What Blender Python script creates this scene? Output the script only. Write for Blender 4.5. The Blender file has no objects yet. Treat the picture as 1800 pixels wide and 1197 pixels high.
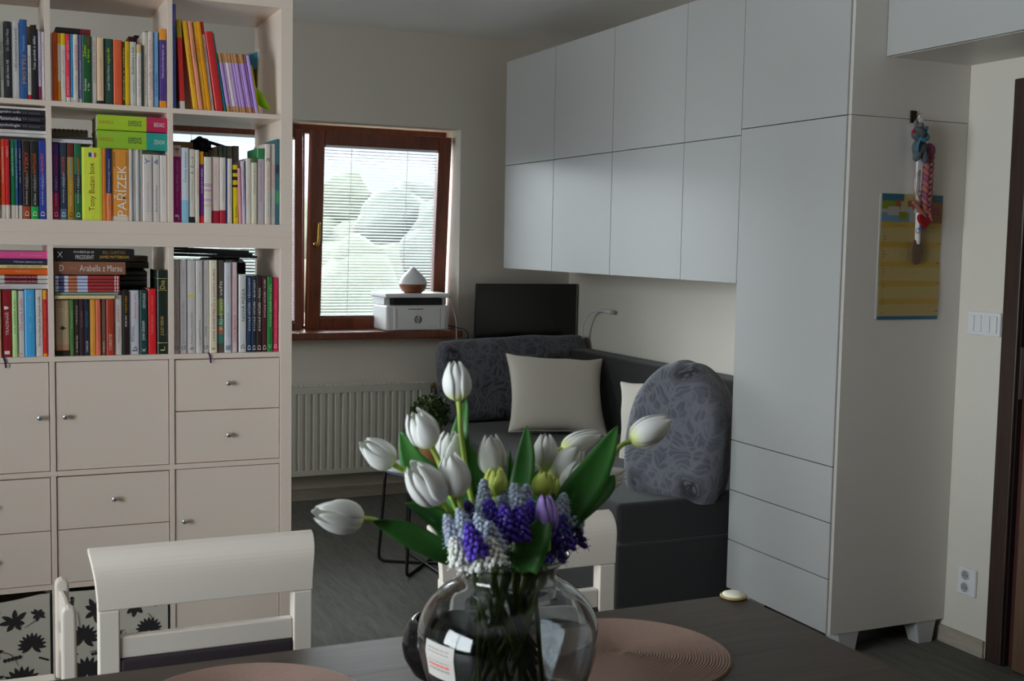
import bpy, bmesh, math, random
from mathutils import Vector, Matrix, Euler, noise
random.seed(7)
PI = math.pi
sc = bpy.context.scene
C = bpy.data.collections.new('room'); sc.collection.children.link(C)

# ------------------------------------------------------------------ camera, sky, exposure
cam_d = bpy.data.cameras.new('camera'); cam = bpy.data.objects.new('camera', cam_d); C.objects.link(cam)
FPX = 2069.16
cam.matrix_world = Matrix(((0.9115768,0.0169963,-0.4107783,0), (-0.4107187,0.0823176,-0.9080385,0), (0.0183810,0.9964612,0.0820195,1.45538), (0,0,0,1)))
cam_d.sensor_width = 23.5; cam_d.sensor_fit = 'HORIZONTAL'; cam_d.lens = FPX/1800*23.5
cam_d.clip_start = .05; cam_d.clip_end = 3000
cam_d.dof.use_dof = True; cam_d.dof.focus_distance = 3.6; cam_d.dof.aperture_fstop = 6.3
sc.camera = cam
sc.view_settings.view_transform = 'Standard'; sc.view_settings.look = 'None'
sc.view_settings.gamma = 1.0; sc.view_settings.use_curve_mapping = False
sc.view_settings.exposure = 0.0
W = bpy.data.worlds.new('sky'); sc.world = W; W.use_nodes = True
bg = W.node_tree.nodes['Background']; bg.inputs[0].default_value = (.93, .965, 1.0, 1); bg.inputs[1].default_value = 17
sc.cycles.max_bounces = 14; sc.cycles.diffuse_bounces = 8; sc.cycles.glossy_bounces = 6
sc.cycles.transmission_bounces = 14; sc.cycles.transparent_max_bounces = 24
sc.cycles.caustics_refractive = False; sc.cycles.caustics_reflective = False
sc.cycles.sample_clamp_indirect = 6
sun_d = bpy.data.lights.new('sun', 'SUN'); sun_d.energy = 9; sun_d.angle = math.radians(3); sun_d.color = (1, .95, .88)
sun = bpy.data.objects.new('sun', sun_d); C.objects.link(sun); sun.location = (0, 20, 30)
sun.rotation_euler = Vector((.95, -1.0, -.85)).to_track_quat('-Z', 'Y').to_euler()      # high behind the window, from the left
def portal(name, loc, rot, sx, sy):
    d = bpy.data.lights.new(name, 'AREA'); d.shape = 'RECTANGLE'; d.size = sx; d.size_y = sy
    d.cycles.is_portal = True
    o = bpy.data.objects.new(name, d); C.objects.link(o); o.location = loc; o.rotation_euler = rot
portal('window_portal', (1.68, 6.86, 1.5), (-PI/2, 0, 0), 1.8, 1.3)          # daylight through the window in view
portal('side_window_portal', (-2.32, 1.45, 1.45), (0, -PI/2, 0), 1.65, 2.35)   # daylight through the dining window

portal('added_fill_window_portal', (-2.32, 4.925, 1.825), (0, -PI/2, 0), 1.4, 1.1)   # daylight through the added, unseen fill window behind the bookcase

# ------------------------------------------------------------------ helpers
def lin(c):
    out = []
    for v in c[:3]:
        v = v/255 if max(c[:3]) > 1.001 else v
        out.append(v/12.92 if v <= .04045 else ((v+.055)/1.055)**2.4)
    return out
def alb(c, k=1.95):
    # observed sRGB in the dim room -> surface albedo (white reference 168 -> about .78)
    l = lin(c); kk = min(k, .86/max(max(l), 1e-4))
    return tuple(x*kk for x in l) + (1,)
_m = {}
def M(name, col, rough=.5, k=1.95, metal=0, spec=.5, coat=0, noise_amt=0, noise_scale=30, bump=0, bump_scale=200, trans=0, ior=1.45, sheen=0, raw=False, stretch=None):
    if name in _m: return _m[name]
    m = bpy.data.materials.new(name); m.use_nodes = True; nt = m.node_tree
    p = nt.nodes['Principled BSDF']
    base = (tuple(lin(col))+(1,)) if raw else alb(col, k)
    p.inputs['Base Color'].default_value = base; p.inputs['Roughness'].default_value = rough
    p.inputs['Metallic'].default_value = metal; p.inputs['IOR'].default_value = ior
    p.inputs['Specular IOR Level'].default_value = spec
    p.inputs['Coat Weight'].default_value = coat; p.inputs['Transmission Weight'].default_value = trans
    if sheen: p.inputs['Sheen Weight'].default_value = sheen
    tc = nt.nodes.new('ShaderNodeTexCoord'); mp = nt.nodes.new('ShaderNodeMapping')
    nt.links.new(tc.outputs['Object'], mp.inputs[0])
    if stretch: mp.inputs['Scale'].default_value = stretch
    if noise_amt:
        n = nt.nodes.new('ShaderNodeTexNoise'); n.inputs['Scale'].default_value = noise_scale; n.inputs['Detail'].default_value = 5
        nt.links.new(mp.outputs[0], n.inputs['Vector'])
        mx = nt.nodes.new('ShaderNodeMix'); mx.data_type = 'RGBA'
        mx.inputs['A'].default_value = tuple(x*(1-noise_amt) for x in base[:3])+(1,)
        mx.inputs['B'].default_value = tuple(min(.95, x*(1+noise_amt)) for x in base[:3])+(1,)
        nt.links.new(n.outputs['Fac'], mx.inputs['Factor']); nt.links.new(mx.outputs['Result'], p.inputs['Base Color'])
    if bump:
        n2 = nt.nodes.new('ShaderNodeTexNoise'); n2.inputs['Scale'].default_value = bump_scale; n2.inputs['Detail'].default_value = 3
        nt.links.new(mp.outputs[0], n2.inputs['Vector'])
        b = nt.nodes.new('ShaderNodeBump'); b.inputs['Strength'].default_value = bump; b.inputs['Distance'].default_value = .002
        nt.links.new(n2.outputs['Fac'], b.inputs['Height']); nt.links.new(b.outputs['Normal'], p.inputs['Normal'])
    _m[name] = m
    return m
def cm(col, rough=.45):
    return M('print_%d_%d_%d' % tuple(int(v) for v in col), col, rough)

def box(bm, x0, x1, y0, y1, z0, z1, mat=0):
    if x0 > x1: x0, x1 = x1, x0
    if y0 > y1: y0, y1 = y1, y0
    if z0 > z1: z0, z1 = z1, z0
    v = [bm.verts.new(p) for p in ((x0,y0,z0),(x1,y0,z0),(x1,y1,z0),(x0,y1,z0),(x0,y0,z1),(x1,y0,z1),(x1,y1,z1),(x0,y1,z1))]
    for f in ((0,3,2,1),(4,5,6,7),(0,1,5,4),(1,2,6,5),(2,3,7,6),(3,0,4,7)):
        fc = bm.faces.new([v[i] for i in f]); fc.material_index = mat
    return v
def nb(): return bmesh.new()
def bx(*a):
    bm = nb(); box(bm, *a); return bm
def prism(bm, pts, axis, a, b):
    # extrude a closed 2D outline along an axis ('x','y','z') from a to b
    def P(u, v, w): return {'x': (w,u,v), 'y': (u,w,v), 'z': (u,v,w)}[axis]
    A = [bm.verts.new(P(u,v,a)) for u,v in pts]; B = [bm.verts.new(P(u,v,b)) for u,v in pts]
    n = len(pts)
    for i in range(n): bm.faces.new((A[i], A[(i+1)%n], B[(i+1)%n], B[i]))
    bm.faces.new(A[::-1]); bm.faces.new(B)
def lathe(bm, prof, seg=48, c=(0,0,0), close=False, arc=2*PI):
    rings = []
    for r, z in prof:
        if r < 1e-6: rings.append([bm.verts.new((c[0],c[1],c[2]+z))])
        else: rings.append([bm.verts.new((c[0]+r*math.cos(2*PI*i/seg), c[1]+r*math.sin(2*PI*i/seg), c[2]+z)) for i in range(seg)])
    prs = list(zip(rings[:-1], rings[1:]))
    if close: prs.append((rings[-1], rings[0]))
    for A, B in prs:
        for i in range(seg):
            j = (i+1) % seg
            if len(A) == 1 and len(B) == 1: continue
            if len(A) == 1: bm.faces.new((A[0], B[j], B[i]))
            elif len(B) == 1: bm.faces.new((A[i], A[j], B[0]))
            else: bm.faces.new((A[i], A[j], B[j], B[i]))
def tube(bm, pts, r, seg=8, r2=None, cap=True):
    pts = [Vector(p) for p in pts]; n = len(pts); rings = []
    up = None
    for i, p in enumerate(pts):
        d = (pts[min(i+1,n-1)]-pts[max(i-1,0)]).normalized()
        if up is None:
            up = Vector((0,0,1)) if abs(d.z) < .9 else Vector((1,0,0))
        s = d.cross(up).normalized(); up = s.cross(d).normalized()
        rr = r if r2 is None else r+(r2-r)*i/(n-1)
        rings.append([bm.verts.new(p+(s*math.cos(2*PI*k/seg)+up*math.sin(2*PI*k/seg))*rr) for k in range(seg)])
    for A, B in zip(rings[:-1], rings[1:]):
        for k in range(seg): bm.faces.new((A[k], A[(k+1)%seg], B[(k+1)%seg], B[k]))
    if cap: bm.faces.new(rings[0][::-1]); bm.faces.new(rings[-1])
def curve_pts(pts, n=10):
    # Catmull-Rom through the points
    P = [Vector(p) for p in pts]; P = [2*P[0]-P[1]]+P+[2*P[-1]-P[-2]]; out = []
    for i in range(1, len(P)-2):
        a,b,c_,d = P[i-1],P[i],P[i+1],P[i+2]
        for k in range(n):
            t = k/n
            out.append(.5*((2*b)+(c_-a)*t+(2*a-5*b+4*c_-d)*t*t+(3*b-3*c_+d-a)*t*t*t))
    out.append(P[-2]); return out
def mesh_of(name, bm, mats, smooth=False):
    bmesh.ops.recalc_face_normals(bm, faces=bm.faces)
    me = bpy.data.meshes.new(name); bm.to_mesh(me); bm.free()
    for m in (mats if isinstance(mats, (list, tuple)) else [mats]): me.materials.append(m)
    if smooth:
        for p in me.polygons: p.use_smooth = True
    return me
def basis(parent):
    m = Matrix.LocRotScale(parent.location, parent.rotation_euler, parent.scale)
    return basis(parent.parent) @ parent.matrix_parent_inverse @ m if parent.parent else m
def obj(name, bm, mats, parent=None, bevel=0, smooth=False, seg=2, world=True, subsurf=0):
    me = mesh_of(name, bm, mats, smooth) if isinstance(bm, bmesh.types.BMesh) else bm
    o = bpy.data.objects.new(name, me); C.objects.link(o)
    if parent:
        o.parent = parent
        if world: o.matrix_parent_inverse = basis(parent).inverted()
    if bevel:
        md = o.modifiers.new('bevel', 'BEVEL'); md.width = bevel; md.segments = seg; md.limit_method = 'ANGLE'; md.angle_limit = math.radians(40)
        md.harden_normals = False
    if subsurf:
        md = o.modifiers.new('subsurf', 'SUBSURF'); md.levels = subsurf; md.render_levels = subsurf
    return o
def tag(o, label, cat, group=None):
    o['label'] = label; o['category'] = cat
    if group: o['group'] = group
    return o
def thing(name, label, cat, loc=(0,0,0), rz=0, group=None):
    o = bpy.data.objects.new(name, None); C.objects.link(o); o.location = loc; o.rotation_euler = (0,0,rz)
    o.empty_display_size = .1
    return tag(o, label, cat, group)
def struct(name, bm, mats, parent=None, **k):
    o = obj(name, bm, mats, parent, **k)
    if not parent: o['kind'] = 'structure'
    return o
def sempty(name, loc=(0,0,0)):
    o = bpy.data.objects.new(name, None); C.objects.link(o); o.location = loc; o['kind'] = 'structure'; return o
_font = {}
def text_mesh(s):
    if s in _font: return _font[s]
    cu = bpy.data.curves.new('t', 'FONT'); cu.body = s; cu.resolution_u = 2
    o = bpy.data.objects.new('t', cu); C.objects.link(o)
    dg = bpy.context.evaluated_depsgraph_get(); dg.update()
    me = bpy.data.meshes.new_from_object(o.evaluated_get(dg))
    bpy.data.objects.remove(o); bpy.data.curves.remove(cu)
    vs = [v.co.copy() for v in me.vertices]; fs = [tuple(p.vertices) for p in me.polygons]
    bpy.data.meshes.remove(me)
    if not vs: _font[s] = None; return None
    x0 = min(v.x for v in vs); x1 = max(v.x for v in vs); y0 = min(v.y for v in vs); y1 = max(v.y for v in vs)
    _font[s] = (vs, fs, x0, x1, y0, y1); return _font[s]
def add_text(bm, s, origin, U, V, length, height, mat=0):
    # lay text into the rectangle centred on origin: running along U (length), letter height along V
    t = text_mesh(s)
    if not t: return
    vs, fs, x0, x1, y0, y1 = t
    w = max(x1-x0, 1e-4); h = max(y1-y0, 1e-4)
    kx = length/w; ky = height/h
    U = Vector(U); V = Vector(V); O = Vector(origin); nv = []
    for v in vs: nv.append(bm.verts.new(O+U*((v.x-(x0+x1)/2)*kx)+V*((v.y-(y0+y1)/2)*ky)))
    for f in fs:
        try: fc = bm.faces.new([nv[i] for i in f]); fc.material_index = mat
        except ValueError: pass
def ord_(n):
    return ['first','second','third','fourth','fifth','sixth','seventh','eighth','ninth','tenth','eleventh','twelfth','thirteenth','fourteenth','fifteenth','sixteenth','seventeenth','eighteenth','nineteenth','twentieth','twenty-first','twenty-second','twenty-third','twenty-fourth'][n]

# ------------------------------------------------------------------ materials
WALL = M('wall_paint', (166,161,153), .85, bump=.25, bump_scale=350, noise_amt=.015, noise_scale=3)
CEIL = M('ceiling_paint', (178,177,174), .9, bump=.2, bump_scale=300)
SHELF = M('bookcase_foil', (178,164,154), .38, bump=.05, bump_scale=60)
CAB = M('cabinet_foil', (136,136,135), .34, bump=.04, bump_scale=40)
CABSIDE = M('cabinet_side_foil', (152,148,143), .42, bump=.04, bump_scale=40)
WHITEP = M('white_plastic', (170,170,172), .35)
CHAIRW = M('chair_lacquer', (168,160,152), .3, bump=.05, bump_scale=50)
BLACKM = M('black_metal', (22,22,24), .4, k=1.6)
STEEL = M('brushed_steel', (160,160,160), .28, metal=1)
GAP = M('shadow_gap', (30,28,26), .8, k=1)
PAGES = M('paper_pages', (165,158,140), .8, noise_amt=.08, noise_scale=400, stretch=(60,1,60))
SOFA = M('charcoal_fabric', (35,34,35), .95, k=1.0, bump=.7, bump_scale=700, noise_amt=.25, noise_scale=500, sheen=.2)
PURPLE = M('purple_black_fabric', (44,36,42), .95, k=1.5, bump=.5, bump_scale=600, noise_amt=.2, noise_scale=400)
LINEN = M('cream_linen', (174,169,160), .95, k=1.95, bump=.6, bump_scale=900, noise_amt=.06, noise_scale=500)
BROWNW = None
def wood(name, c1, c2, rough, scale, ringscale=6, dist=8, coat=0, bump=.15, k=1.95):
    if name in _m: return _m[name]
    m = bpy.data.materials.new(name); m.use_nodes = True; nt = m.node_tree; p = nt.nodes['Principled BSDF']
    tc = nt.nodes.new('ShaderNodeTexCoord'); mp = nt.nodes.new('ShaderNodeMapping'); mp.inputs['Scale'].default_value = scale
    nt.links.new(tc.outputs['Object'], mp.inputs[0])
    oi = nt.nodes.new('ShaderNodeObjectInfo'); ad = nt.nodes.new('ShaderNodeVectorMath'); ad.operation = 'ADD'
    mul = nt.nodes.new('ShaderNodeVectorMath'); mul.operation = 'SCALE'; mul.inputs['Scale'].default_value = 37
    cb = nt.nodes.new('ShaderNodeCombineXYZ'); nt.links.new(oi.outputs['Random'], cb.inputs[0]); nt.links.new(oi.outputs['Random'], cb.inputs[1])
    nt.links.new(cb.outputs[0], mul.inputs[0]); nt.links.new(mp.outputs[0], ad.inputs[0]); nt.links.new(mul.outputs[0], ad.inputs[1])
    n = nt.nodes.new('ShaderNodeTexNoise'); n.inputs['Scale'].default_value = ringscale; n.inputs['Detail'].default_value = 9; n.inputs['Roughness'].default_value = .65; n.inputs['Distortion'].default_value = dist*.1
    nt.links.new(ad.outputs[0], n.inputs['Vector'])
    r = nt.nodes.new('ShaderNodeValToRGB'); r.color_ramp.elements[0].position = .32; r.color_ramp.elements[1].position = .68
    r.color_ramp.elements[0].color = alb(c1, k); r.color_ramp.elements[1].color = alb(c2, k)
    nt.links.new(n.outputs['Fac'], r.inputs[0])
    hs = nt.nodes.new('ShaderNodeHueSaturation'); nt.links.new(r.outputs[0], hs.inputs['Color'])
    mr = nt.nodes.new('ShaderNodeMapRange'); mr.inputs['To Min'].default_value = .95; mr.inputs['To Max'].default_value = 1.05
    nt.links.new(oi.outputs['Random'], mr.inputs['Value']); nt.links.new(mr.outputs[0], hs.inputs['Value'])
    nt.links.new(hs.outputs[0], p.inputs['Base Color']); p.inputs['Roughness'].default_value = rough; p.inputs['Coat Weight'].default_value = coat
    b = nt.nodes.new('ShaderNodeBump'); b.inputs['Strength'].default_value = bump; b.inputs['Distance'].default_value = .001
    nt.links.new(n.outputs['Fac'], b.inputs['Height']); nt.links.new(b.outputs[0], p.inputs['Normal'])
    _m[name] = m; return m
FLOOR = wood('grey_oak_laminate', (66,65,60), (88,86,79), .8, (9,.9,9), 5, 10, k=1.5)
TABLEW = wood('dark_grey_oak', (48,40,33), (66,55,46), .48, (1.2,14,14), 4, 8, k=1.35, bump=.3)
REDWOOD = wood('red_brown_wood', (76,36,20), (110,54,31), .3, (8,8,1.2), 5, 8, coat=.3, k=1.5)
DARKWOOD = wood('dark_walnut', (42,30,26), (60,44,38), .4, (14,14,1), 5, 8, k=1.3)
MIDWOOD = wood('mid_walnut', (86,66,52), (104,80,64), .45, (14,14,1), 5, 8, k=1.3)
SKIRT = wood('pale_oak_skirting', (130,122,110), (150,142,130), .5, (1,1,12), 5, 5, k=1.5)
LIGHTW = wood('light_wood', (150,108,66), (176,132,86), .5, (6,6,2), 5, 6, k=1.3)

# ------------------------------------------------------------------ room shell
X0, X1, Y0, Y1, H = -2.3, 3.27, -1.6, 6.403, 2.636
fl = sempty('floor')
sb = nb(); box(sb, X0-.2, X1+.2, Y0-.2, Y1+.2, -.12, -.012); obj('subfloor', sb, M('subfloor_screed', (60,58,55), .9), fl)
pw, pl = .193, 1.285
i = 0; x = X0
while x < X1:
    y = Y0-((i*.431) % pl)
    while y < Y1:
        a, b = max(y, Y0-.02), min(y+pl, Y1+.02)
        if b-a > .03:
            obj('floor_plank', bx(x+.0003, min(x+pw, X1+.02)-.0003, a+.0003, b-.0003, -.012, 0), FLOOR, fl)
        y += pl
    x += pw; i += 1
struct('ceiling', bx(X0-.2, X1+.2, Y0-.2, Y1+.4, H, H+.15), CEIL)
# back wall with the window recess
wx0, wx1, wz0, wz1 = .82, 2.548, .905, 2.108
bm = nb()
box(bm, X0-.2, wx0, Y1, Y1+.4, -.1, H); box(bm, wx1, X1+.2, Y1, Y1+.4, -.1, H)
box(bm, wx0, wx1, Y1, Y1+.4, -.1, wz0); box(bm, wx0, wx1, Y1, Y1+.4, wz1, H)
struct('wall_back', bm, WALL)
struct('wall_right', bx(X1, X1+.2, 3.045, Y1+.2, -.1, H), WALL)
bm = nb(); box(bm, X1, X1+.2, Y0-.2, 2.13, -.1, H); box(bm, X1, X1+.2, 2.13, 3.045, 2.05, H)
struct('wall_right', bm, WALL)
struct('wall_front', bx(X0-.2, X1+.2, Y0-.2, Y0, -.1, H), M('bounce_cut_brown', (96,74,58), .85, k=1.2, bump=.2, bump_scale=300))  # unseen dining walls coloured dark brown to cut light bouncing round the room
BOUNCE_CUT = M('bounce_cut_brown', (96,74,58), .85, k=1.2, bump=.2, bump_scale=300)
LW0, LW1, LZ0, LZ1 = .3, 2.6, .65, 2.25
bm = nb(); box(bm, X0-.2, X0, Y0-.2, LW0, -.1, H); box(bm, X0-.2, X0, LW1, 3.3, -.1, H)
box(bm, X0-.2, X0, LW0, LW1, -.1, LZ0); box(bm, X0-.2, X0, LW0, LW1, LZ1, H)
struct('wall_left', bm, BOUNCE_CUT)
RW0, RW1, RZ0, RZ1 = 4.4, 5.45, 1.15, 2.5
bm = nb(); box(bm, X0-.2, X0, 3.3, RW0, -.1, H); box(bm, X0-.2, X0, RW1, Y1+.2, -.1, H); box(bm, X0-.2, X0, RW0, RW1, -.1, RZ0); box(bm, X0-.2, X0, RW0, RW1, RZ1, H)
struct('wall_left', bm, WALL)
# skirting boards
struct('baseboard_back', bx(X0, X1-.012, Y1-.012, Y1, 0, .062), SKIRT)
struct('baseboard_right', bx(X1-.012, X1, 3.055, Y1, 0, .062), SKIRT)
struct('baseboard_left', bx(X0, X0+.012, Y0, Y1-.012, 0, .062), SKIRT)
# dining window on the left wall (outside the frame, lights the shelf)
wl = sempty('window_2', (X0-.1, 1.35, .75))
bm = nb(); LM = (LW0+LW1)/2
for a, b in ((LW0,LW0+.06),(LM-.03,LM+.03),(LW1-.06,LW1)): box(bm, X0-.14, X0-.07, a, b, LZ0, LZ1)
for a, b in ((LZ0,LZ0+.06),(LZ1-.06,LZ1)): box(bm, X0-.14, X0-.07, LW0+.06, LM-.03, a, b); box(bm, X0-.14, X0-.07, LM+.03, LW1-.06, a, b)
obj('window_frame', bm, REDWOOD, wl)
GLASS = bpy.data.materials.new('window_glass'); GLASS.use_nodes = True; nt = GLASS.node_tree; nt.nodes.clear()
go = nt.nodes.new('ShaderNodeOutputMaterial'); tr = nt.nodes.new('ShaderNodeBsdfTransparent'); gl = nt.nodes.new('ShaderNodeBsdfGlossy')
gl.inputs['Roughness'].default_value = .02; tr.inputs[0].default_value = (.93,.96,.96,1)
fr = nt.nodes.new('ShaderNodeFresnel'); fr.inputs[0].default_value = 1.45; mx = nt.nodes.new('ShaderNodeMixShader')
nt.links.new(fr.outputs[0], mx.inputs[0]); nt.links.new(tr.outputs[0], mx.inputs[1]); nt.links.new(gl.outputs[0], mx.inputs[2]); nt.links.new(mx.outputs[0], go.inputs[0])
obj('pane', bx(X0-.107, X0-.103, LW0+.06, LM-.03, LZ0+.06, LZ1-.06), GLASS, wl); obj('pane', bx(X0-.107, X0-.103, LM+.03, LW1-.06, LZ0+.06, LZ1-.06), GLASS, wl)

w3 = sempty('added_fill_window', (X0-.1, 5.2, .9)); RM = (RW0+RW1)/2; bm = nb()  # unseen window added to brighten the sofa side, back wall and ceiling
for a, b in ((RW0,RW0+.06),(RM-.03,RM+.03),(RW1-.06,RW1)): box(bm, X0-.14, X0-.07, a, b, RZ0, RZ1)
for a, b in ((RZ0,RZ0+.06),(RZ1-.06,RZ1)): box(bm, X0-.14, X0-.07, RW0+.06, RM-.03, a, b); box(bm, X0-.14, X0-.07, RM+.03, RW1-.06, a, b)
obj('window_frame', bm, REDWOOD, w3)
obj('pane', bx(X0-.107, X0-.103, RW0+.06, RM-.03, RZ0+.06, RZ1-.06), GLASS, w3); obj('pane', bx(X0-.107, X0-.103, RM+.03, RW1-.06, RZ0+.06, RZ1-.06), GLASS, w3)
# ------------------------------------------------------------------ window in the back wall
yF = Y1+.235
win = sempty('window_1', (1.62, yF, wz0))
obj('window_frame', (lambda bm: (box(bm, wx0, wx0+.05, yF, yF+.07, wz0, wz1), box(bm, wx1-.028, wx1, yF, yF+.07, wz0, wz1),
     box(bm, wx0+.05, wx1-.028, yF, yF+.07, wz0, wz0+.06), box(bm, wx0+.05, wx1-.028, yF, yF+.07, wz1-.05, wz1), box(bm, 1.655, 1.692, yF, yF+.07, wz0+.06, wz1-.05), bm)[-1])(nb()), REDWOOD, win, bevel=.004)
def sash(cx0, cx1, tilt, handle):
    # local frame: origin bottom-centre of the sash, tilting about its bottom edge
    w = (cx1-cx0)/2; h = wz1-wz0-.07; fw = .078 if handle else .046; d = .062
    e = bpy.data.objects.new('sash', None); C.objects.link(e); e.location = ((cx0+cx1)/2, yF-.004, wz0+.035); e.rotation_euler = (tilt, 0, 0)
    e.parent = win; e.matrix_parent_inverse = basis(win).inverted()
    bm = nb(); box(bm, -w, -w+fw, -d, 0, 0, h); box(bm, w-fw, w, -d, 0, 0, h)
    box(bm, -w+fw, w-fw, -d, 0, 0, fw); box(bm, -w+fw, w-fw, -d, 0, h-fw, h)
    obj('sash_frame', bm, REDWOOD, e, bevel=.006, world=False)
    bm = nb(); box(bm, -w+fw, w-fw, -d+.012, -d+.02, fw, fw+.012); box(bm, -w+fw, w-fw, -d+.012, -d+.02, h-fw-.012, h-fw); obj('glazing_bead', bm, REDWOOD, e, world=False)
    obj('pane', bx(-w+fw-.004, w-fw+.004, -.026, -.022, fw-.004, h-fw+.004), GLASS, e, world=False)
    # venetian blind in front of the glass
    n = int((h-2*fw-.03)/.0172); sw = w-fw-.006
    ct = math.cos(.24)*.0105; st = math.sin(.24)*.0105
    bm = nb(); v = [bm.verts.new(p) for p in ((-sw,-ct,-st),(sw,-ct,-st),(sw,0,.0012),(-sw,0,.0012),(-sw,ct,st),(sw,ct,st))]
    bm.faces.new((v[0],v[1],v[2],v[3])); bm.faces.new((v[3],v[2],v[5],v[4]))
    sm = mesh_of('slat', bm, SLAT, True)
    for k in range(n):
        o = bpy.data.objects.new('slat', sm); C.objects.link(o); o.parent = e
        o.location = (0, -.046+.006, fw+.02+k*.0172)
    obj('blind_headrail', bx(-sw, sw, -.058, -.03, h-fw-.014, h-fw), WHITEP, e, world=False)
    obj('blind_bottom_rail', bx(-sw, sw, -.05, -.032, fw+.002, fw+.012), WHITEP, e, world=False)
    for fx in (-.33, .27):
        bm = nb(); tube(bm, [(fx*2*sw/1.2, -.055, fw+.006), (fx*2*sw/1.2, -.055, h-fw)], .0016, 6); obj('ladder_cord', bm, WHITEP, e, world=False)
    if handle:
        bm = nb(); hx = -w+.038; hz = h*.44
        lathe(bm, [(0,.0),(.016,.0),(.016,.009),(0,.009)], 20)
        bmesh.ops.rotate(bm, verts=bm.verts, matrix=Matrix.Rotation(PI/2, 3, 'X')); bmesh.ops.translate(bm, verts=bm.verts, vec=(hx, -d, hz))
        tube(bm, curve_pts([(hx,-d-.004,hz),(hx,-d-.03,hz),(hx+.004,-d-.042,hz+.012),(hx+.005,-d-.043,hz+.06),(hx+.006,-d-.043,hz+.125)], 6), .0085, 10)
        obj('window_handle', bm, M('brass', (150,120,60), .25, metal=1), e, smooth=True, world=False)
    return e
SLAT = M('blind_slat', (160,163,168), .4)
_p = SLAT.node_tree.nodes['Principled BSDF']
sash(1.690, wx1-.024, math.radians(4.6), True)
sash(wx0+.018, 1.664, 0, False)
struct('trim_1', bx(wx0-.05, wx1+.0, Y1-.075, yF+.0, wz0-.0, wz0+.042), REDWOOD, bevel=.006)['label'] = 'red-brown wooden window sill board'

# ------------------------------------------------------------------ the world beyond the window
bm = nb()
N = 40
G = [[bm.verts.new((-260+x_*13, 30+y_*10, -7+(0 if y_ < 6 else 44*(1-math.exp(-((y_-6)/16)**1.6))*(1+.22*noise.noise(Vector((x_*.16, y_*.12, 3)))) ))) for x_ in range(N+1)] for y_ in range(N+1)]
for a in range(N):
    for b in range(N): bm.faces.new((G[a][b], G[a][b+1], G[a+1][b+1], G[a+1][b]))
hill = struct('distant_hillside', bm, M('hazed_forest_hill', (36,45,56), 1, raw=True, noise_amt=.12, noise_scale=.12), smooth=True); hill['label'] = 'hazy blue-green wooded hillside beyond the window'  # distance haze is put into the bluish hill colour
struct('garden_ground', bx(-120, 140, 8, 60, -7.4, -7), M('lawn', (52,56,44), 1, raw=True, noise_amt=.3, noise_scale=.5))
LEAFM = [M('tree_leaves_a', (38,47,32), .8, raw=True, noise_amt=.35, noise_scale=3), M('tree_leaves_b', (32,42,36), .8, raw=True, noise_amt=.35, noise_scale=3)]
BARK = M('bark', (80,66,52), .9, raw=True)
def tree(x, y, zb, h, r, k, label):
    t = thing('garden_tree', label, 'tree', (x, y, zb), 0, 'trees beyond the window')
    bm = nb(); tube(bm, [(x,y,zb),(x+.1,y,zb+h*.5),(x,y,zb+h*.8)], r*.09, 8, r*.03); obj('trunk', bm, BARK, t)
    bm = nb(); rnd = random.Random(k)
    # dense crown: overlapping leafy clumps with a ragged rim
    for q in range(34):
        th = rnd.random()*2*PI; ph = math.acos(2*rnd.random()-1); rr = r*.72*rnd.random()**.5
        c0 = Vector((x+rr*math.sin(ph)*math.cos(th), y+rr*math.sin(ph)*math.sin(th), zb+h*.62+rr*1.5*math.cos(ph)))
        b_ = bmesh.new(); bmesh.ops.create_icosphere(b_, subdivisions=3, radius=r*(.26+.16*rnd.random())); vm = {}
        for v in b_.verts: vm[v] = bm.verts.new(c0+v.co*(1+.28*noise.noise(v.co*3+c0)+.12*noise.noise(v.co*11+c0)))
        for f_ in b_.faces: bm.faces.new([vm[v] for v in f_.verts])
        b_.free()
    o = obj('foliage', bm, LEAFM[k%2], t, smooth=True)
for a in ((6.3,22,-7,9.0,2.2,0,'yellow-green leafy garden tree, left one seen through the blind'),(9.0,25,-7,11.0,2.6,1,'darker green garden tree, right one seen through the blind'),
          (10.3,35,-7,10.5,3.4,2,'pale green garden tree standing farther back between the others'),(4.2,26,-7,9.5,2.6,3,'dark garden tree outside the left sash behind the bookcase'),(17.5,33,-7,9.0,3,4,'light green tree at the far right of the garden')): tree(*a)

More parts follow.
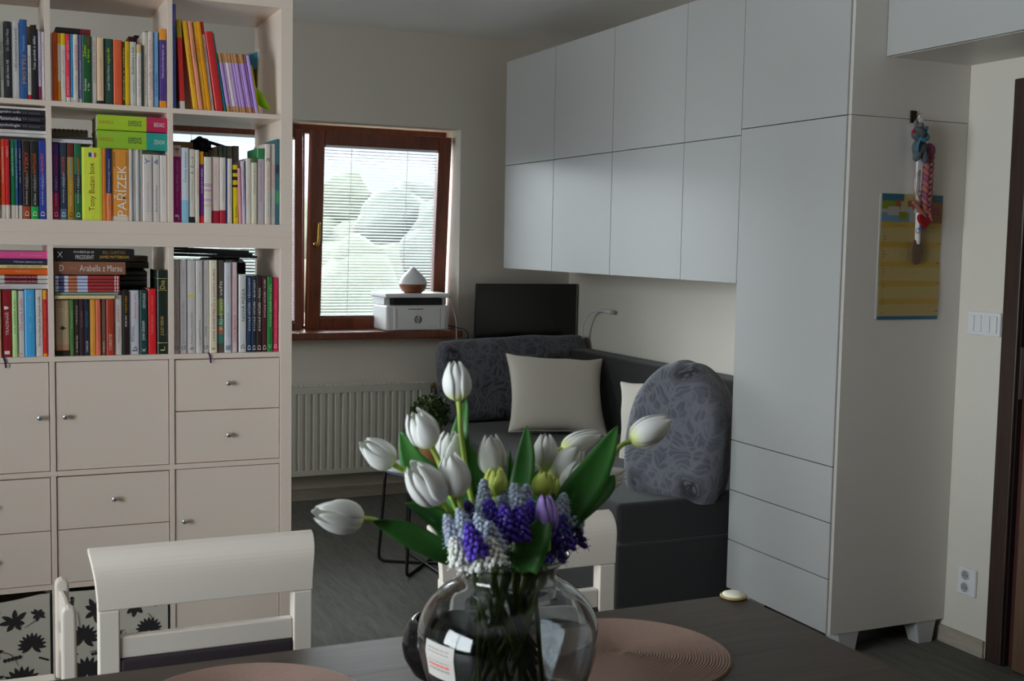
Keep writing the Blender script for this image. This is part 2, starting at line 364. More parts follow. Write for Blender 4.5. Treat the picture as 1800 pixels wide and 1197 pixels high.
# book tables: shelf cell, place, count, x, width, height, lean, colour, look, extras (metres)
BOOKS = [
('A0', 0, 9, 0.0343, 0.0261, 0.2283, 0, (0, 110, 130), 'teal hardback spine', {'t': [('ZDRAVĚ A CHYTŘE', 0.4, 0.9, (120, 190, 200), 0.55, 0, 0)]}),
('A0', 1, 9, 0.0616, 0.0121, 0.2208, 0, (136, 134, 124), 'slim grey-white book with dark lettering', {'t': [('ROZTÁVANÁ MYSL', 0.24, 0.75, (70, 70, 66), 0.55, 0, 0)]}),
('A0', 2, 9, 0.0748, 0.0175, 0.2217, 0, (36, 33, 39), 'charcoal book with white lettering', {'t': [('když tělo řekne NE', 0.16, 0.5, (205, 200, 195), 0.5, 0, 0), ('Dr. Gabor Maté', 0.62, 0.9, (150, 150, 150), 0.4, 0, 0)]}),
('A0', 3, 9, 0.0937, 0.022, 0.2231, 0, (160, 158, 158), 'pale grey book with thin grey capitals', {'t': [('V ŘÍŠI HLADOVÝCH DUCHŮ', 0.36, 0.92, (80, 78, 78), 0.4, 0, 0)]}),
('A0', 4, 9, 0.1168, 0.02, 0.2311, 0, (36, 70, 118), 'blue book with orange lettering', {'t': [('MOTÝLI', 0.2, 0.55, (160, 110, 50), 0.6, 0, 0), ('Vnímavost', 0.6, 0.8, (120, 150, 190), 0.35, 0, 0)]}),
('A0', 5, 9, 0.1376, 0.0099, 0.1588, 0, (170, 165, 160), 'short white book with a red foot', {'t': [('Raději zešílet v divočině', 0.16, 0.8, (40, 40, 40), 0.45, 0, 0)], 'b': [(0, 0.09, (170, 20, 25))]}),
('A0', 6, 9, 0.1483, 0.0181, 0.2075, 0, (24, 20, 24), 'black book with white title', {'t': [('Tisíc podob z dálky', 0.42, 0.9, (185, 180, 180), 0.5, 0, 0)]}),
('A0', 7, 9, 0.1672, 0.0071, 0.2007, 0, (150, 140, 158), 'slim lilac book with a maroon foot', {'b': [(0, 0.2, (105, 30, 60))], 't': [('jóga', 0.3, 0.6, (90, 80, 110), 0.55, 0, 0)]}),
('A0', 8, 9, 0.175, 0.0084, 0.2, 0, (165, 160, 165), 'slim white book against the divider', {'t': [('Cesta k sobě', 0.5, 0.85, (90, 100, 120), 0.4, 0, 0)]}),
('A1', 0, 22, 0.2008, 0.005, 0.1978, 0, (160, 152, 145), 'very slim cream book against the divider', {}),
('A1', 1, 22, 0.2065, 0.0128, 0.2021, 0, (196, 84, 20), 'orange book with tiny lettering', {'t': [('DÍTĚ V POHODĚ', 0.4, 0.85, (120, 50, 10), 0.35, 0, 0)]}),
('A1', 2, 22, 0.22, 0.0078, 0.2008, 0, (176, 165, 150), 'slim white book with orange artwork', {'b': [(0, 0.3, (190, 130, 40)), (0.85, 1, (180, 130, 40))]}),
('A1', 3, 22, 0.2285, 0.0143, 0.2012, 0, (170, 165, 160), 'white book with a yellow head and pink lettering', {'b': [(0.83, 1, (190, 160, 20))], 't': [('JÁ VÍM ČTI', 0.4, 0.75, (180, 60, 110), 0.45, 0, 0), ('hrajeme si', 0.2, 0.36, (60, 150, 170), 0.35, 0, 0)]}),
('A1', 4, 22, 0.2435, 0.0116, 0.2002, 0, (178, 44, 70), 'crimson book with white capitals', {'b': [(0, 0.07, (175, 170, 165))], 't': [('JAK MLUVIT', 0.1, 0.38, (225, 200, 200), 0.5, 0, 0), ('ABY DĚTI', 0.62, 0.9, (225, 200, 200), 0.5, 0, 0)]}),
('A1', 5, 22, 0.2558, 0.0074, 0.2013, 0, (30, 118, 160), 'slim blue book with a white foot', {'b': [(0, 0.07, (175, 170, 165))]}),
('A1', 6, 22, 0.2638, 0.0136, 0.2008, 0, (168, 162, 156), 'white book with red title capitals', {'t': [('ROZCVIČTE', 0.48, 0.85, (170, 50, 80), 0.5, 0, 0), ('respektovat', 0.16, 0.4, (110, 80, 90), 0.3, 0, 0)]}),
('A1', 7, 22, 0.2781, 0.0104, 0.2014, 0, (105, 90, 142), 'muted purple book with white lettering', {'b': [(0, 0.06, (175, 170, 165))], 't': [('Montessori hravě', 0.2, 0.62, (205, 200, 215), 0.45, 0, 0)]}),
('A1', 8, 22, 0.2893, 0.0245, 0.2008, 0, (24, 70, 38), 'dark green book with yellow lettering', {'t': [('Andreas', 0.18, 0.36, (200, 200, 190), 0.3, -0.2, 0), ('Zdraví', 0.68, 0.85, (170, 170, 30), 0.35, -0.22, 0), ('a lesy', 0.6, 0.8, (150, 170, 40), 0.35, 0.22, 0), ('z lip', 0.18, 0.3, (200, 200, 190), 0.3, 0.2, 0), ('LES', 0.86, 0.96, (170, 30, 20), 0.25, 0.2, 0)]}),
('A1', 9, 22, 0.3146, 0.0154, 0.198, 0, (160, 158, 156), 'pale grey book with brown capitals', {'t': [('KAŽDÉ DÍTĚ MÁ TALENT', 0.32, 0.95, (120, 80, 85), 0.42, 0, 0)]}),
('A1', 10, 22, 0.3313, 0.0189, 0.1974, 0, (200, 172, 142), 'peach book with a black foot', {'b': [(0, 0.05, (25, 25, 25))], 't': [('láska a hranice v rodině', 0.12, 0.68, (150, 115, 90), 0.28, 0, 0)]}),
('A1', 11, 22, 0.3513, 0.0264, 0.1966, 0, (34, 60, 52), 'dark green book with pale lower title', {'t': [('magické děti', 0.62, 0.86, (150, 160, 20), 0.4, 0, 0), ('Joseph Chilton Pearce', 0.22, 0.6, (190, 190, 185), 0.32, 0, 0)]}),
('A1', 12, 22, 0.3787, 0.0246, 0.1951, 0, (205, 88, 52), 'coral orange book with faint lettering', {'t': [('AGRESE', 0.72, 0.88, (225, 120, 50), 0.45, 0, 0), ('porozumění', 0.3, 0.66, (185, 65, 45), 0.4, 0, 0)]}),
('A1', 13, 22, 0.404, 0.0076, 0.191, 0, (44, 44, 22), 'slim black and yellow book', {'t': [('Zlobidlo a velikán', 0.08, 0.9, (185, 180, 60), 0.5, 0, 0)]}),
('A1', 14, 22, 0.4123, 0.013, 0.193, 0, (196, 155, 20), 'mustard yellow book', {'t': [('příběhy', 0.6, 0.85, (150, 110, 10), 0.4, 0, 0)]}),
('A1', 15, 22, 0.4262, 0.0184, 0.193, 0, (160, 158, 150), 'pale grey book with black title', {'t': [('Rozhovory s duší', 0.5, 0.92, (30, 28, 28), 0.5, 0, 0), ('zvenku', 0.2, 0.4, (90, 90, 90), 0.25, 0, 0)]}),
('A1', 16, 22, 0.4456, 0.0148, 0.1872, 0, (174, 170, 166), 'white book with a tan head and red lettering', {'b': [(0.86, 1, (170, 145, 105))], 't': [('Naše dítě a my rodiče', 0.16, 0.8, (190, 90, 90), 0.4, 0, 0)]}),
('A1', 17, 22, 0.4611, 0.0037, 0.1848, 0, (45, 50, 48), 'very slim dark booklet', {}),
('A1', 18, 22, 0.4657, 0.0125, 0.226, 0, (168, 160, 150), 'tall cream book with fine lettering', {'t': [('Vnitřní svět dítěte', 0.15, 0.7, (110, 100, 95), 0.35, 0, 0)]}),
('A1', 19, 22, 0.4792, 0.0152, 0.2276, 0, (172, 162, 156), 'tall white book with pink and blue title', {'t': [('Hodně ti zbývá', 0.1, 0.9, (190, 110, 110), 0.45, -0.15, 0), ('NOVÁ RODINA', 0.25, 0.85, (110, 140, 150), 0.35, 0.2, 0)]}),
('A1', 20, 22, 0.4954, 0.0156, 0.2294, 0, (110, 150, 190), 'pale blue book with dark emblem', {'t': [('řád a něha', 0.15, 0.45, (30, 60, 110), 0.35, 0, 0)]}),
('A1', 21, 22, 0.5136, 0.0194, 0.2394, 0, (62, 42, 100), 'purple book with orange head and foot', {'b': [(0.86, 1, (200, 130, 40)), (0, 0.09, (210, 130, 30))], 't': [('Nevychovávejte je', 0.38, 0.8, (190, 180, 200), 0.45, 0, 0)]}),
('A2', 0, 20, 0.5517, 0.0111, 0.3179, 0, (62, 82, 150), 'tall slim blue book against the divider', {'t': [('Nebe', 0.8, 0.95, (150, 90, 160), 0.4, 0, 0)]}),
('A2', 1, 20, 0.5739, 0.0155, 0.2721, -0.0371, (170, 36, 38), 'red book with olive head, leaning slightly', {'b': [(0.8, 1, (140, 120, 30)), (0, 0.09, (190, 185, 180))]}),
('A2', 2, 20, 0.6162, 0.0146, 0.2698, -0.1288, (196, 150, 36), 'first mustard comic leaning left', {'t': [('POHÁDKY', 0.3, 0.7, (150, 100, 30), 0.4, 0, 0)]}),
('A2', 3, 20, 0.6321, 0.0121, 0.2697, -0.1246, (206, 138, 110), 'pink-orange comic leaning left', {'t': [('PŘÍBĚHY', 0.55, 0.8, (120, 80, 60), 0.4, 0, 0)]}),
('A2', 4, 20, 0.6456, 0.0111, 0.2703, -0.1184, (192, 150, 50), 'second mustard comic leaning left', {'t': [('POHÁDKY', 0.55, 0.8, (120, 80, 40), 0.4, 0, 0)]}),
('A2', 5, 20, 0.6579, 0.0113, 0.2717, -0.1226, (208, 142, 16), 'amber comic leaning left', {'t': [('POHÁDKY', 0.55, 0.75, (150, 90, 20), 0.4, 0, 0)]}),
('A2', 6, 20, 0.6703, 0.0095, 0.2722, -0.1227, (174, 172, 172), 'white comic with red head leaning left', {'b': [(0.86, 1, (165, 40, 40))], 't': [('KNÍŽKA', 0.55, 0.8, (120, 110, 110), 0.4, 0, 0)]}),
('A2', 7, 20, 0.6837, 0.023, 0.2426, -0.1345, (160, 32, 34), 'dark red comic leaning left', {}),
('A2', 8, 20, 0.7088, 0.0078, 0.2409, -0.1581, (16, 110, 116), 'slim teal comic leaning left', {}),
('A2', 9, 20, 0.7196, 0.0089, 0.1808, -0.1595, (150, 120, 168), 'thin lilac booklet with brown head and foot', {'b': [(0.84, 1, (150, 110, 76)), (0, 0.1, (150, 110, 76))]}),
('A2', 10, 20, 0.7294, 0.0089, 0.1811, -0.1616, (150, 120, 168), 'thin lilac booklet with brown head and foot', {'b': [(0.84, 1, (150, 110, 76)), (0, 0.1, (150, 110, 76))]}),
('A2', 11, 20, 0.7391, 0.0089, 0.1813, -0.1636, (190, 180, 175), 'thin white booklet among the lilac ones', {'b': [(0.84, 1, (150, 110, 76)), (0, 0.1, (150, 110, 76))]}),
('A2', 12, 20, 0.7489, 0.0089, 0.1816, -0.1656, (150, 120, 168), 'thin lilac booklet with brown head and foot', {'b': [(0.84, 1, (150, 110, 76)), (0, 0.1, (150, 110, 76))]}),
('A2', 13, 20, 0.7587, 0.009, 0.1818, -0.1677, (150, 120, 168), 'thin lilac booklet with brown head and foot', {'b': [(0.84, 1, (150, 110, 76)), (0, 0.1, (150, 110, 76))]}),
('A2', 14, 20, 0.7685, 0.009, 0.1821, -0.1697, (150, 120, 168), 'thin lilac booklet with brown head and foot', {'b': [(0.84, 1, (150, 110, 76)), (0, 0.1, (150, 110, 76))]}),
('A2', 15, 20, 0.7783, 0.009, 0.1824, -0.1717, (150, 120, 168), 'thin lilac booklet with brown head and foot', {'b': [(0.84, 1, (150, 110, 76)), (0, 0.1, (150, 110, 76))]}),
('A2', 16, 20, 0.7881, 0.009, 0.1826, -0.1738, (150, 120, 168), 'thin lilac booklet with brown head and foot', {'b': [(0.84, 1, (150, 110, 76)), (0, 0.1, (150, 110, 76))]}),
('A2', 17, 20, 0.7979, 0.009, 0.1829, -0.1758, (150, 120, 168), 'thin lilac booklet with brown head and foot', {'b': [(0.84, 1, (150, 110, 76)), (0, 0.1, (150, 110, 76))]}),
('A2', 18, 20, 0.8085, 0.0089, 0.1798, -0.1701, (150, 125, 180), 'lilac booklet without brown bands', {}),
('A2', 19, 20, 0.8182, 0.0052, 0.1517, -0.1664, (180, 165, 30), 'very slim yellow booklet leaning left', {}),
('B0', 0, 9, 0.0343, 0.0228, 0.2344, 0, (205, 150, 12), 'yellow textbook with a white foot', {'b': [(0, 0.17, (168, 160, 152))], 't': [('MARKETING', 0.3, 0.9, (160, 100, 10), 0.4, 0, 0)]}),
('B0', 1, 9, 0.0583, 0.0134, 0.2321, 0, (186, 64, 38), 'red-orange textbook with a white foot', {'b': [(0, 0.17, (168, 160, 152))], 't': [('MANAŽERSKÁ KOMUNIKACE', 0.45, 0.9, (220, 190, 180), 0.4, 0, 0)]}),
('B0', 2, 9, 0.0726, 0.0109, 0.2312, 0, (156, 28, 38), 'crimson textbook with a white foot', {'b': [(0, 0.17, (168, 160, 152))], 't': [('MZDY', 0.78, 0.92, (220, 190, 190), 0.4, 0, 0)]}),
('B0', 3, 9, 0.0847, 0.0134, 0.2302, 0, (22, 96, 56), 'green textbook with a white foot', {'b': [(0, 0.17, (168, 160, 152))], 't': [('DAŇOVÁ POLITIKA', 0.55, 0.9, (200, 220, 200), 0.4, 0, 0)]}),
('B0', 4, 9, 0.0989, 0.0071, 0.2308, 0, (32, 76, 112), 'slim blue textbook with a white foot', {'b': [(0, 0.17, (168, 160, 152))], 't': [('FINANČNÍ SLUŽBY', 0.4, 0.9, (200, 215, 220), 0.45, 0, 0)]}),
('B0', 5, 9, 0.1068, 0.0111, 0.2313, 0, (26, 30, 62), 'navy textbook with a white foot', {'b': [(0, 0.17, (168, 160, 152))], 't': [('JAK A PROČ ŘÍDIT', 0.45, 0.9, (200, 200, 215), 0.4, 0, 0)]}),
('B0', 6, 9, 0.1193, 0.0208, 0.2298, 0, (34, 24, 22), 'black book with brown foot and orange title', {'b': [(0, 0.16, (130, 52, 30))], 't': [('PŘÍBĚH', 0.38, 0.58, (140, 135, 130), 0.4, 0, 0), ('FYZIKY', 0.6, 0.86, (185, 75, 30), 0.45, 0, 0), ('Anne Rooney', 0.18, 0.36, (220, 215, 210), 0.3, 0, 0), ('D', 0.04, 0.1, (220, 215, 205), 0.5, 0, 0)]}),
('B0', 7, 9, 0.1416, 0.0205, 0.2301, 0, (26, 28, 26), 'black book with green foot and orange title', {'b': [(0, 0.16, (20, 130, 60))], 't': [('PŘÍBĚH', 0.36, 0.56, (140, 135, 130), 0.4, 0, 0), ('KRYPTOLOGIE', 0.58, 0.84, (205, 80, 20), 0.4, 0, 0), ('Al Cimino', 0.18, 0.33, (220, 215, 210), 0.3, 0, 0), ('D', 0.04, 0.1, (220, 215, 205), 0.5, 0, 0)]}),
('B0', 8, 9, 0.1635, 0.02, 0.2328, 0, (32, 46, 120), 'royal blue book with orange title', {'t': [('PŘÍBĚH', 0.38, 0.58, (140, 135, 160), 0.4, 0, 0), ('MATEMATIKY', 0.6, 0.84, (180, 80, 40), 0.4, 0, 0), ('Anne Rooney', 0.18, 0.36, (200, 205, 220), 0.3, 0, 0), ('D', 0.04, 0.1, (220, 215, 205), 0.5, 0, 0)]}),
('B1', 0, 15, 0.2016, 0.0189, 0.229, 0, (66, 42, 100), 'purple book with magenta foot and orange title', {'b': [(0, 0.35, (150, 30, 80))], 't': [('PŘÍBĚH', 0.38, 0.56, (160, 130, 160), 0.4, 0, 0), ('PSYCHOLOGIE', 0.57, 0.84, (160, 60, 60), 0.4, 0, 0), ('Anne Rooney', 0.18, 0.34, (220, 205, 215), 0.3, 0, 0), ('D', 0.04, 0.1, (220, 215, 205), 0.5, 0, 0)]}),
('B1', 1, 15, 0.2221, 0.0197, 0.2295, 0, (36, 46, 62), 'dark slate book with orange title', {'b': [(0, 0.14, (60, 90, 110))], 't': [('PŘÍBĚH', 0.42, 0.6, (150, 150, 160), 0.4, 0, 0), ('FILOZOFIE', 0.6, 0.82, (180, 75, 35), 0.4, 0, 0), ('Anne Rooney', 0.22, 0.4, (210, 210, 220), 0.3, 0, 0), ('D', 0.04, 0.1, (220, 215, 205), 0.5, 0, 0)]}),
('B1', 2, 15, 0.2431, 0.0194, 0.2289, 0, (140, 104, 30), 'mustard brown book with blue title', {'b': [(0.82, 1, (80, 34, 26))], 't': [('PŘÍBĚH', 0.36, 0.52, (170, 150, 90), 0.4, 0, 0), ('ASTRONOMIE', 0.54, 0.82, (60, 140, 160), 0.4, 0, 0), ('Anne Rooney', 0.18, 0.33, (220, 215, 180), 0.3, 0, 0), ('D', 0.04, 0.1, (70, 55, 20), 0.5, 0, 0)]}),
('B1', 3, 15, 0.2638, 0.0195, 0.2284, 0, (28, 80, 52), 'green book with orange title and dark waist', {'b': [(0.35, 0.6, (24, 34, 36))], 't': [('PŘÍBĚH', 0.42, 0.6, (140, 150, 150), 0.4, 0, 0), ('MEDICÍNY', 0.62, 0.82, (180, 75, 30), 0.4, 0, 0), ('Anne Rooney', 0.22, 0.4, (210, 215, 210), 0.3, 0, 0), ('D', 0.04, 0.1, (220, 215, 205), 0.5, 0, 0)]}),
('B1', 4, 15, 0.2844, 0.0577, 0.2191, 0, (184, 194, 62), 'thick lime green box with brown title', {'t': [('Tony Buzan box', 0.13, 0.79, (110, 44, 22), 0.36, 0.02, 0), ('nakladatelství', 0.03, 0.06, (150, 110, 50), 0.0, 0, 0)], 'logo': 1, 'thick': 1}),
('B1', 5, 15, 0.3431, 0.0112, 0.2191, 0, (212, 122, 44), 'orange book beside the lime box', {'t': [('Mentální mapování', 0.3, 0.9, (170, 80, 30), 0.4, 0, 0)]}),
('B1', 6, 15, 0.3553, 0.0139, 0.2191, 0, (24, 36, 78), 'navy and peach book with small lettering', {'b': [(0, 0.38, (214, 128, 84))], 't': [('Myšlenkové mapy v byznysu', 0.4, 0.85, (190, 190, 205), 0.42, 0, 0), ('Tony Buzan', 0.16, 0.34, (120, 60, 50), 0.35, 0, 0)]}),
('B1', 7, 15, 0.3701, 0.0501, 0.2179, 0, (214, 140, 56), 'wide orange book with huge white title', {'b': [(0, 0.065, (170, 160, 150))], 't': [('PAŘÍZEK', 0.07, 0.78, (200, 200, 196), 0.72, 0.0, 0), ('ANTONÍN', 0.75, 0.96, (60, 40, 20), 0.14, -0.35, 0), ('těhotenství', 0.75, 0.96, (60, 40, 20), 0.12, 0.35, 0)]}),
('B1', 8, 15, 0.4214, 0.0082, 0.2191, 0, (164, 160, 158), 'first of four slim white booklets', {'t': [('účetnictví v praxi', 0.5, 0.8, (110, 160, 170), 0.4, 0, 0)]}),
('B1', 9, 15, 0.4306, 0.0091, 0.2191, 0, (164, 160, 158), 'second of four slim white booklets', {'t': [('účetnictví v praxi', 0.5, 0.8, (110, 160, 170), 0.4, 0, 0)]}),
('B1', 10, 15, 0.4406, 0.0091, 0.2191, 0, (164, 160, 158), 'third of four slim white booklets', {'t': [('účetnictví v praxi', 0.5, 0.8, (110, 160, 170), 0.4, 0, 0)]}),
('B1', 11, 15, 0.4506, 0.0094, 0.2191, 0, (164, 160, 158), 'fourth of four slim white booklets', {'t': [('účetnictví v praxi', 0.5, 0.8, (110, 160, 170), 0.4, 0, 0)]}),
('B1', 12, 15, 0.461, 0.0286, 0.2049, 0, (165, 158, 155), 'wide white textbook with blue emblem', {'t': [('Finanční trhy', 0.15, 0.6, (110, 105, 110), 0.2, 0, 0), ('Y', 0.86, 0.95, (50, 60, 120), 0.5, 0, 0)]}),
('B1', 13, 15, 0.4906, 0.0217, 0.2053, 0, (165, 158, 155), 'white textbook with small blue emblem', {'t': [('Bankovnictví', 0.15, 0.55, (90, 90, 95), 0.26, 0, 0), ('&', 0.86, 0.94, (50, 60, 120), 0.5, 0, 0)]}),
('B1', 14, 15, 0.5133, 0.0201, 0.2055, 0, (165, 158, 155), 'plain white textbook against the divider', {'t': [('ekonomika podniku', 0.4, 0.8, (130, 125, 125), 0.2, 0, 0)]}),
('B2', 0, 19, 0.5512, 0.0249, 0.2388, 0, (132, 24, 94), 'magenta book with a photo of a baby on the spine', {'b': [(0.855, 1, (160, 150, 150))], 't': [('Naše děťátko oblíbené', 0.4, 0.8, (205, 120, 180), 0.3, 0, 0), ('rok po roce', 0.2, 0.38, (190, 100, 160), 0.22, 0, 0), ('J', 0.03, 0.1, (200, 190, 200), 0.5, 0, 0)], 'face': 1}),
('B2', 1, 19, 0.5774, 0.0226, 0.2323, 0, (168, 172, 178), 'white and pale blue book with blue title', {'b': [(0, 0.3, (120, 165, 185))], 't': [('Čtvrtý trimestr', 0.54, 0.95, (70, 90, 140), 0.5, 0, 0)]}),
('B2', 2, 19, 0.6017, 0.017, 0.229, 0, (166, 160, 152), 'cream book with black foot and A to V lettering', {'b': [(0, 0.08, (26, 26, 28))], 't': [('A · Z — V', 0.66, 0.9, (40, 40, 40), 0.5, 0, 0), ('Vitamíny', 0.3, 0.6, (120, 110, 110), 0.3, 0, 0)]}),
('B2', 3, 19, 0.6201, 0.0117, 0.2272, 0, (168, 160, 150), 'slim cream book with red capitals', {'t': [('PRVNÍ POMOC', 0.4, 0.75, (180, 90, 80), 0.5, 0, 0)]}),
('B2', 4, 19, 0.6332, 0.0128, 0.2235, 0, (88, 30, 104), 'purple book with yellow head and red foot', {'b': [(0.82, 1, (205, 140, 20)), (0, 0.1, (180, 30, 30))], 't': [('ROZUM V BŘIŠE', 0.42, 0.76, (200, 180, 210), 0.5, 0, 0)]}),
('B2', 5, 19, 0.6474, 0.0225, 0.2068, 0, (172, 166, 158), 'white book with faded pink stripes', {'b': [(0.55, 0.6, (165, 130, 145)), (0.48, 0.51, (150, 130, 140)), (0.42, 0.44, (180, 165, 130)), (0.33, 0.37, (170, 130, 150)), (0.25, 0.28, (160, 150, 130))]}),
('B2', 6, 19, 0.6712, 0.024, 0.208, 0, (172, 158, 154), 'off-white book with a red slanted foot', {'b': [(0, 0.19, (130, 26, 44))], 't': [('Kojení a první příkrmy', 0.35, 0.9, (185, 130, 130), 0.3, 0, 0)]}),
('B2', 7, 19, 0.6966, 0.0173, 0.2073, 0, (170, 162, 156), 'white book with red foot and blue edge', {'b': [(0, 0.2, (140, 26, 44))], 't': [('Dětské nemoci', 0.35, 0.8, (150, 130, 130), 0.3, 0, 0)]}),
('B2', 8, 19, 0.7148, 0.0038, 0.2078, 0, (52, 74, 140), 'very slim blue booklet', {}),
('B2', 9, 19, 0.72, 0.0141, 0.2048, 0, (168, 160, 154), 'slim white book with grey lettering', {'t': [('Klub rodičů', 0.3, 0.6, (120, 110, 110), 0.3, 0, 0)]}),
('B2', 10, 19, 0.7386, 0.0162, 0.1861, -0.0175, (205, 180, 30), 'yellow book blotched with black', {'b': [(0.86, 0.92, (30, 28, 20)), (0.74, 0.8, (40, 36, 20)), (0.62, 0.66, (40, 36, 20))], 't': [('ŠPALÍČEK', 0.1, 0.3, (50, 40, 20), 0.4, 0, 0)]}),
('B2', 11, 19, 0.7565, 0.0091, 0.176, -0.0299, (205, 140, 150), 'slim pink book leaning left', {}),
('B2', 12, 19, 0.767, 0.0099, 0.1997, -0.0236, (160, 150, 168), 'lilac-white book leaning left with an orange edge', {'t': [('DÍTĚ A KONTAKT', 0.3, 0.85, (80, 70, 150), 0.4, 0, 0)]}),
('B2', 13, 19, 0.7783, 0.0165, 0.2085, 0, (170, 164, 156), 'white book with tiny pink lettering', {'t': [('lidská paměť', 0.3, 0.7, (190, 140, 150), 0.3, 0, 0)]}),
('B2', 14, 19, 0.7961, 0.0165, 0.2103, 0, (172, 166, 150), 'cream book with green-grey title', {'b': [(0.93, 1, (60, 80, 50))], 't': [('ZÁZRAČNÉ JÍDLO', 0.45, 0.92, (110, 110, 90), 0.45, 0, 0)]}),
('B2', 15, 19, 0.814, 0.0235, 0.242, 0, (146, 138, 142), 'grey book with leafy green head', {'b': [(0.86, 1, (40, 100, 60))], 't': [('Zdravé a chutné pro děti', 0.3, 0.82, (150, 60, 130), 0.35, 0, 0)]}),
('B2', 16, 19, 0.839, 0.0174, 0.2568, 0, (170, 160, 154), 'tall white book numbered 2', {'t': [('2', 0.78, 0.83, (50, 40, 60), 0.6, 0, 0), ('Vařte dětem', 0.42, 0.74, (190, 110, 120), 0.35, 0, 0), ('bez cukru', 0.1, 0.4, (90, 150, 150), 0.35, 0, 0)]}),
('B2', 17, 19, 0.8574, 0.0167, 0.2578, 0, (170, 160, 154), 'tall white book with red capitals', {'t': [('SNÍDANĚ', 0.45, 0.75, (180, 90, 90), 0.35, 0, 0), ('bez lepku', 0.1, 0.4, (90, 150, 150), 0.35, 0, 0)]}),
('B2', 18, 19, 0.8751, 0.0093, 0.274, 0, (36, 76, 84), 'tall slim teal book against the side panel', {'b': [(0.25, 0.4, (50, 110, 80)), (0.6, 0.7, (26, 36, 50))]}),
('C0', 0, 8, 0.0343, 0.0195, 0.2005, 0, (180, 150, 125), 'peach book at the frame edge', {}),
('C0', 1, 8, 0.0548, 0.0284, 0.2026, 0, (112, 22, 30), 'dark red hardback with white heart', {'t': [('TRADINÁŘ', 0.32, 0.66, (200, 180, 178), 0.4, 0, 0), ('♥', 0.7, 0.75, (220, 215, 210), 0.5, 0, 0), ('■', 0.04, 0.09, (210, 200, 200), 0.5, 0, 0)]}),
('C0', 2, 8, 0.0845, 0.0136, 0.1993, 0, (150, 180, 120), 'pale green book with dark lettering', {'t': [('MÁ SESTRA A JÁ', 0.35, 0.85, (40, 70, 40), 0.35, 0, 0)]}),
('C0', 3, 8, 0.0993, 0.0185, 0.1978, 0, (168, 164, 160), 'white book with red script title', {'t': [('Od ucha k uchu', 0.4, 0.88, (170, 80, 95), 0.5, 0, 0), ('BEST', 0.03, 0.06, (160, 40, 50), 0.4, 0, 0)]}),
('C0', 4, 8, 0.1192, 0.0284, 0.2013, 0, (58, 138, 188), 'bright blue hardback with faint yellow lettering', {'t': [('ZLATÁ DOBA', 0.6, 0.95, (110, 160, 170), 0.3, 0, 0), ('a den', 0.38, 0.5, (110, 170, 190), 0.3, 0, 0)]}),
('C0', 5, 8, 0.1492, 0.0205, 0.2015, 0, (166, 158, 154), 'off-white book with grey title', {'t': [('Sharon Maas: Jak funguje svět', 0.15, 0.9, (80, 74, 76), 0.42, 0, 0)]}),
('C0', 6, 8, 0.1706, 0.0096, 0.2, 0, (160, 28, 26), 'slim red and yellow book', {'b': [(0.86, 1, (205, 150, 20)), (0, 0.04, (205, 150, 20))], 't': [('RUDÁ ZEMĚ', 0.3, 0.8, (205, 120, 40), 0.4, 0, 0)]}),
('C0', 7, 8, 0.1809, 0.0069, 0.1985, 0, (110, 34, 66), 'slim plum book against the divider', {}),
('C1', 0, 15, 0.2064, 0.0377, 0.1692, 0, (150, 130, 104), 'wide sepia hardback with a black foot', {'b': [(0, 0.1, (36, 30, 28)), (0.1, 0.2, (150, 110, 85))], 't': [('BROWN', 0.57, 0.85, (196, 180, 160), 0.36, -0.12, 1), ('Dan', 0.72, 0.82, (180, 160, 140), 0.14, 0.25, 1), ('✦', 0.46, 0.54, (40, 36, 36), 0.6, 0, 0)]}),
('C1', 1, 15, 0.2457, 0.011, 0.171, 0, (62, 96, 50), 'slim mossy green book', {'t': [('KOTLINA', 0.5, 0.8, (120, 150, 80), 0.4, 0, 0)]}),
('C1', 2, 15, 0.2579, 0.0136, 0.1711, 0, (42, 32, 32), 'dark brown book with white lettering', {'t': [('VRAŽDA', 0.55, 0.9, (150, 140, 140), 0.4, 0, 0), ('Z TRIČE 044', 0.06, 0.36, (190, 180, 180), 0.4, 0, 0)]}),
('C1', 3, 15, 0.2725, 0.0137, 0.1711, 0, (44, 28, 36), 'dark plum book with dull title', {'t': [('ZHOUBA', 0.5, 0.8, (120, 70, 60), 0.4, 0, 0)]}),
('C1', 4, 15, 0.2872, 0.0137, 0.1712, 0, (26, 32, 48), 'navy paperback with white foot lettering', {'t': [('CHRISTIE', 0.06, 0.26, (200, 195, 200), 0.42, 0, 0), ('zlatý', 0.5, 0.8, (50, 110, 140), 0.35, 0, 0)]}),
('C1', 5, 15, 0.3021, 0.017, 0.1713, 0, (206, 150, 66), 'golden yellow paperback', {'t': [('klasika', 0.06, 0.24, (170, 110, 40), 0.4, 0, 0)]}),
('C1', 6, 15, 0.3204, 0.0135, 0.1714, 0, (212, 112, 86), 'coral pink paperback', {'t': [('JEDNOU A DOST', 0.25, 0.8, (160, 60, 50), 0.35, 0, 0)]}),
('C1', 7, 15, 0.3352, 0.0145, 0.1714, 0, (92, 70, 60), 'brown paperback with pale foot lettering', {'t': [('CHRISTIE', 0.05, 0.24, (180, 170, 160), 0.36, 0, 0)]}),
('C1', 8, 15, 0.351, 0.0221, 0.1715, 0, (140, 48, 32), 'rust red paperback with white capitals', {'t': [('CHRISTIE', 0.09, 0.38, (215, 190, 170), 0.4, 0, 0), ('Sestry a kniha', 0.5, 0.92, (100, 30, 22), 0.3, 0, 0)]}),
('C1', 9, 15, 0.3747, 0.0226, 0.1843, 0, (166, 158, 154), 'white book with red title', {'t': [('JIZERKY', 0.55, 0.84, (150, 70, 80), 0.34, 0, 0), ('PRÁCE SLZY', 0.2, 0.48, (150, 90, 95), 0.3, 0, 0)]}),
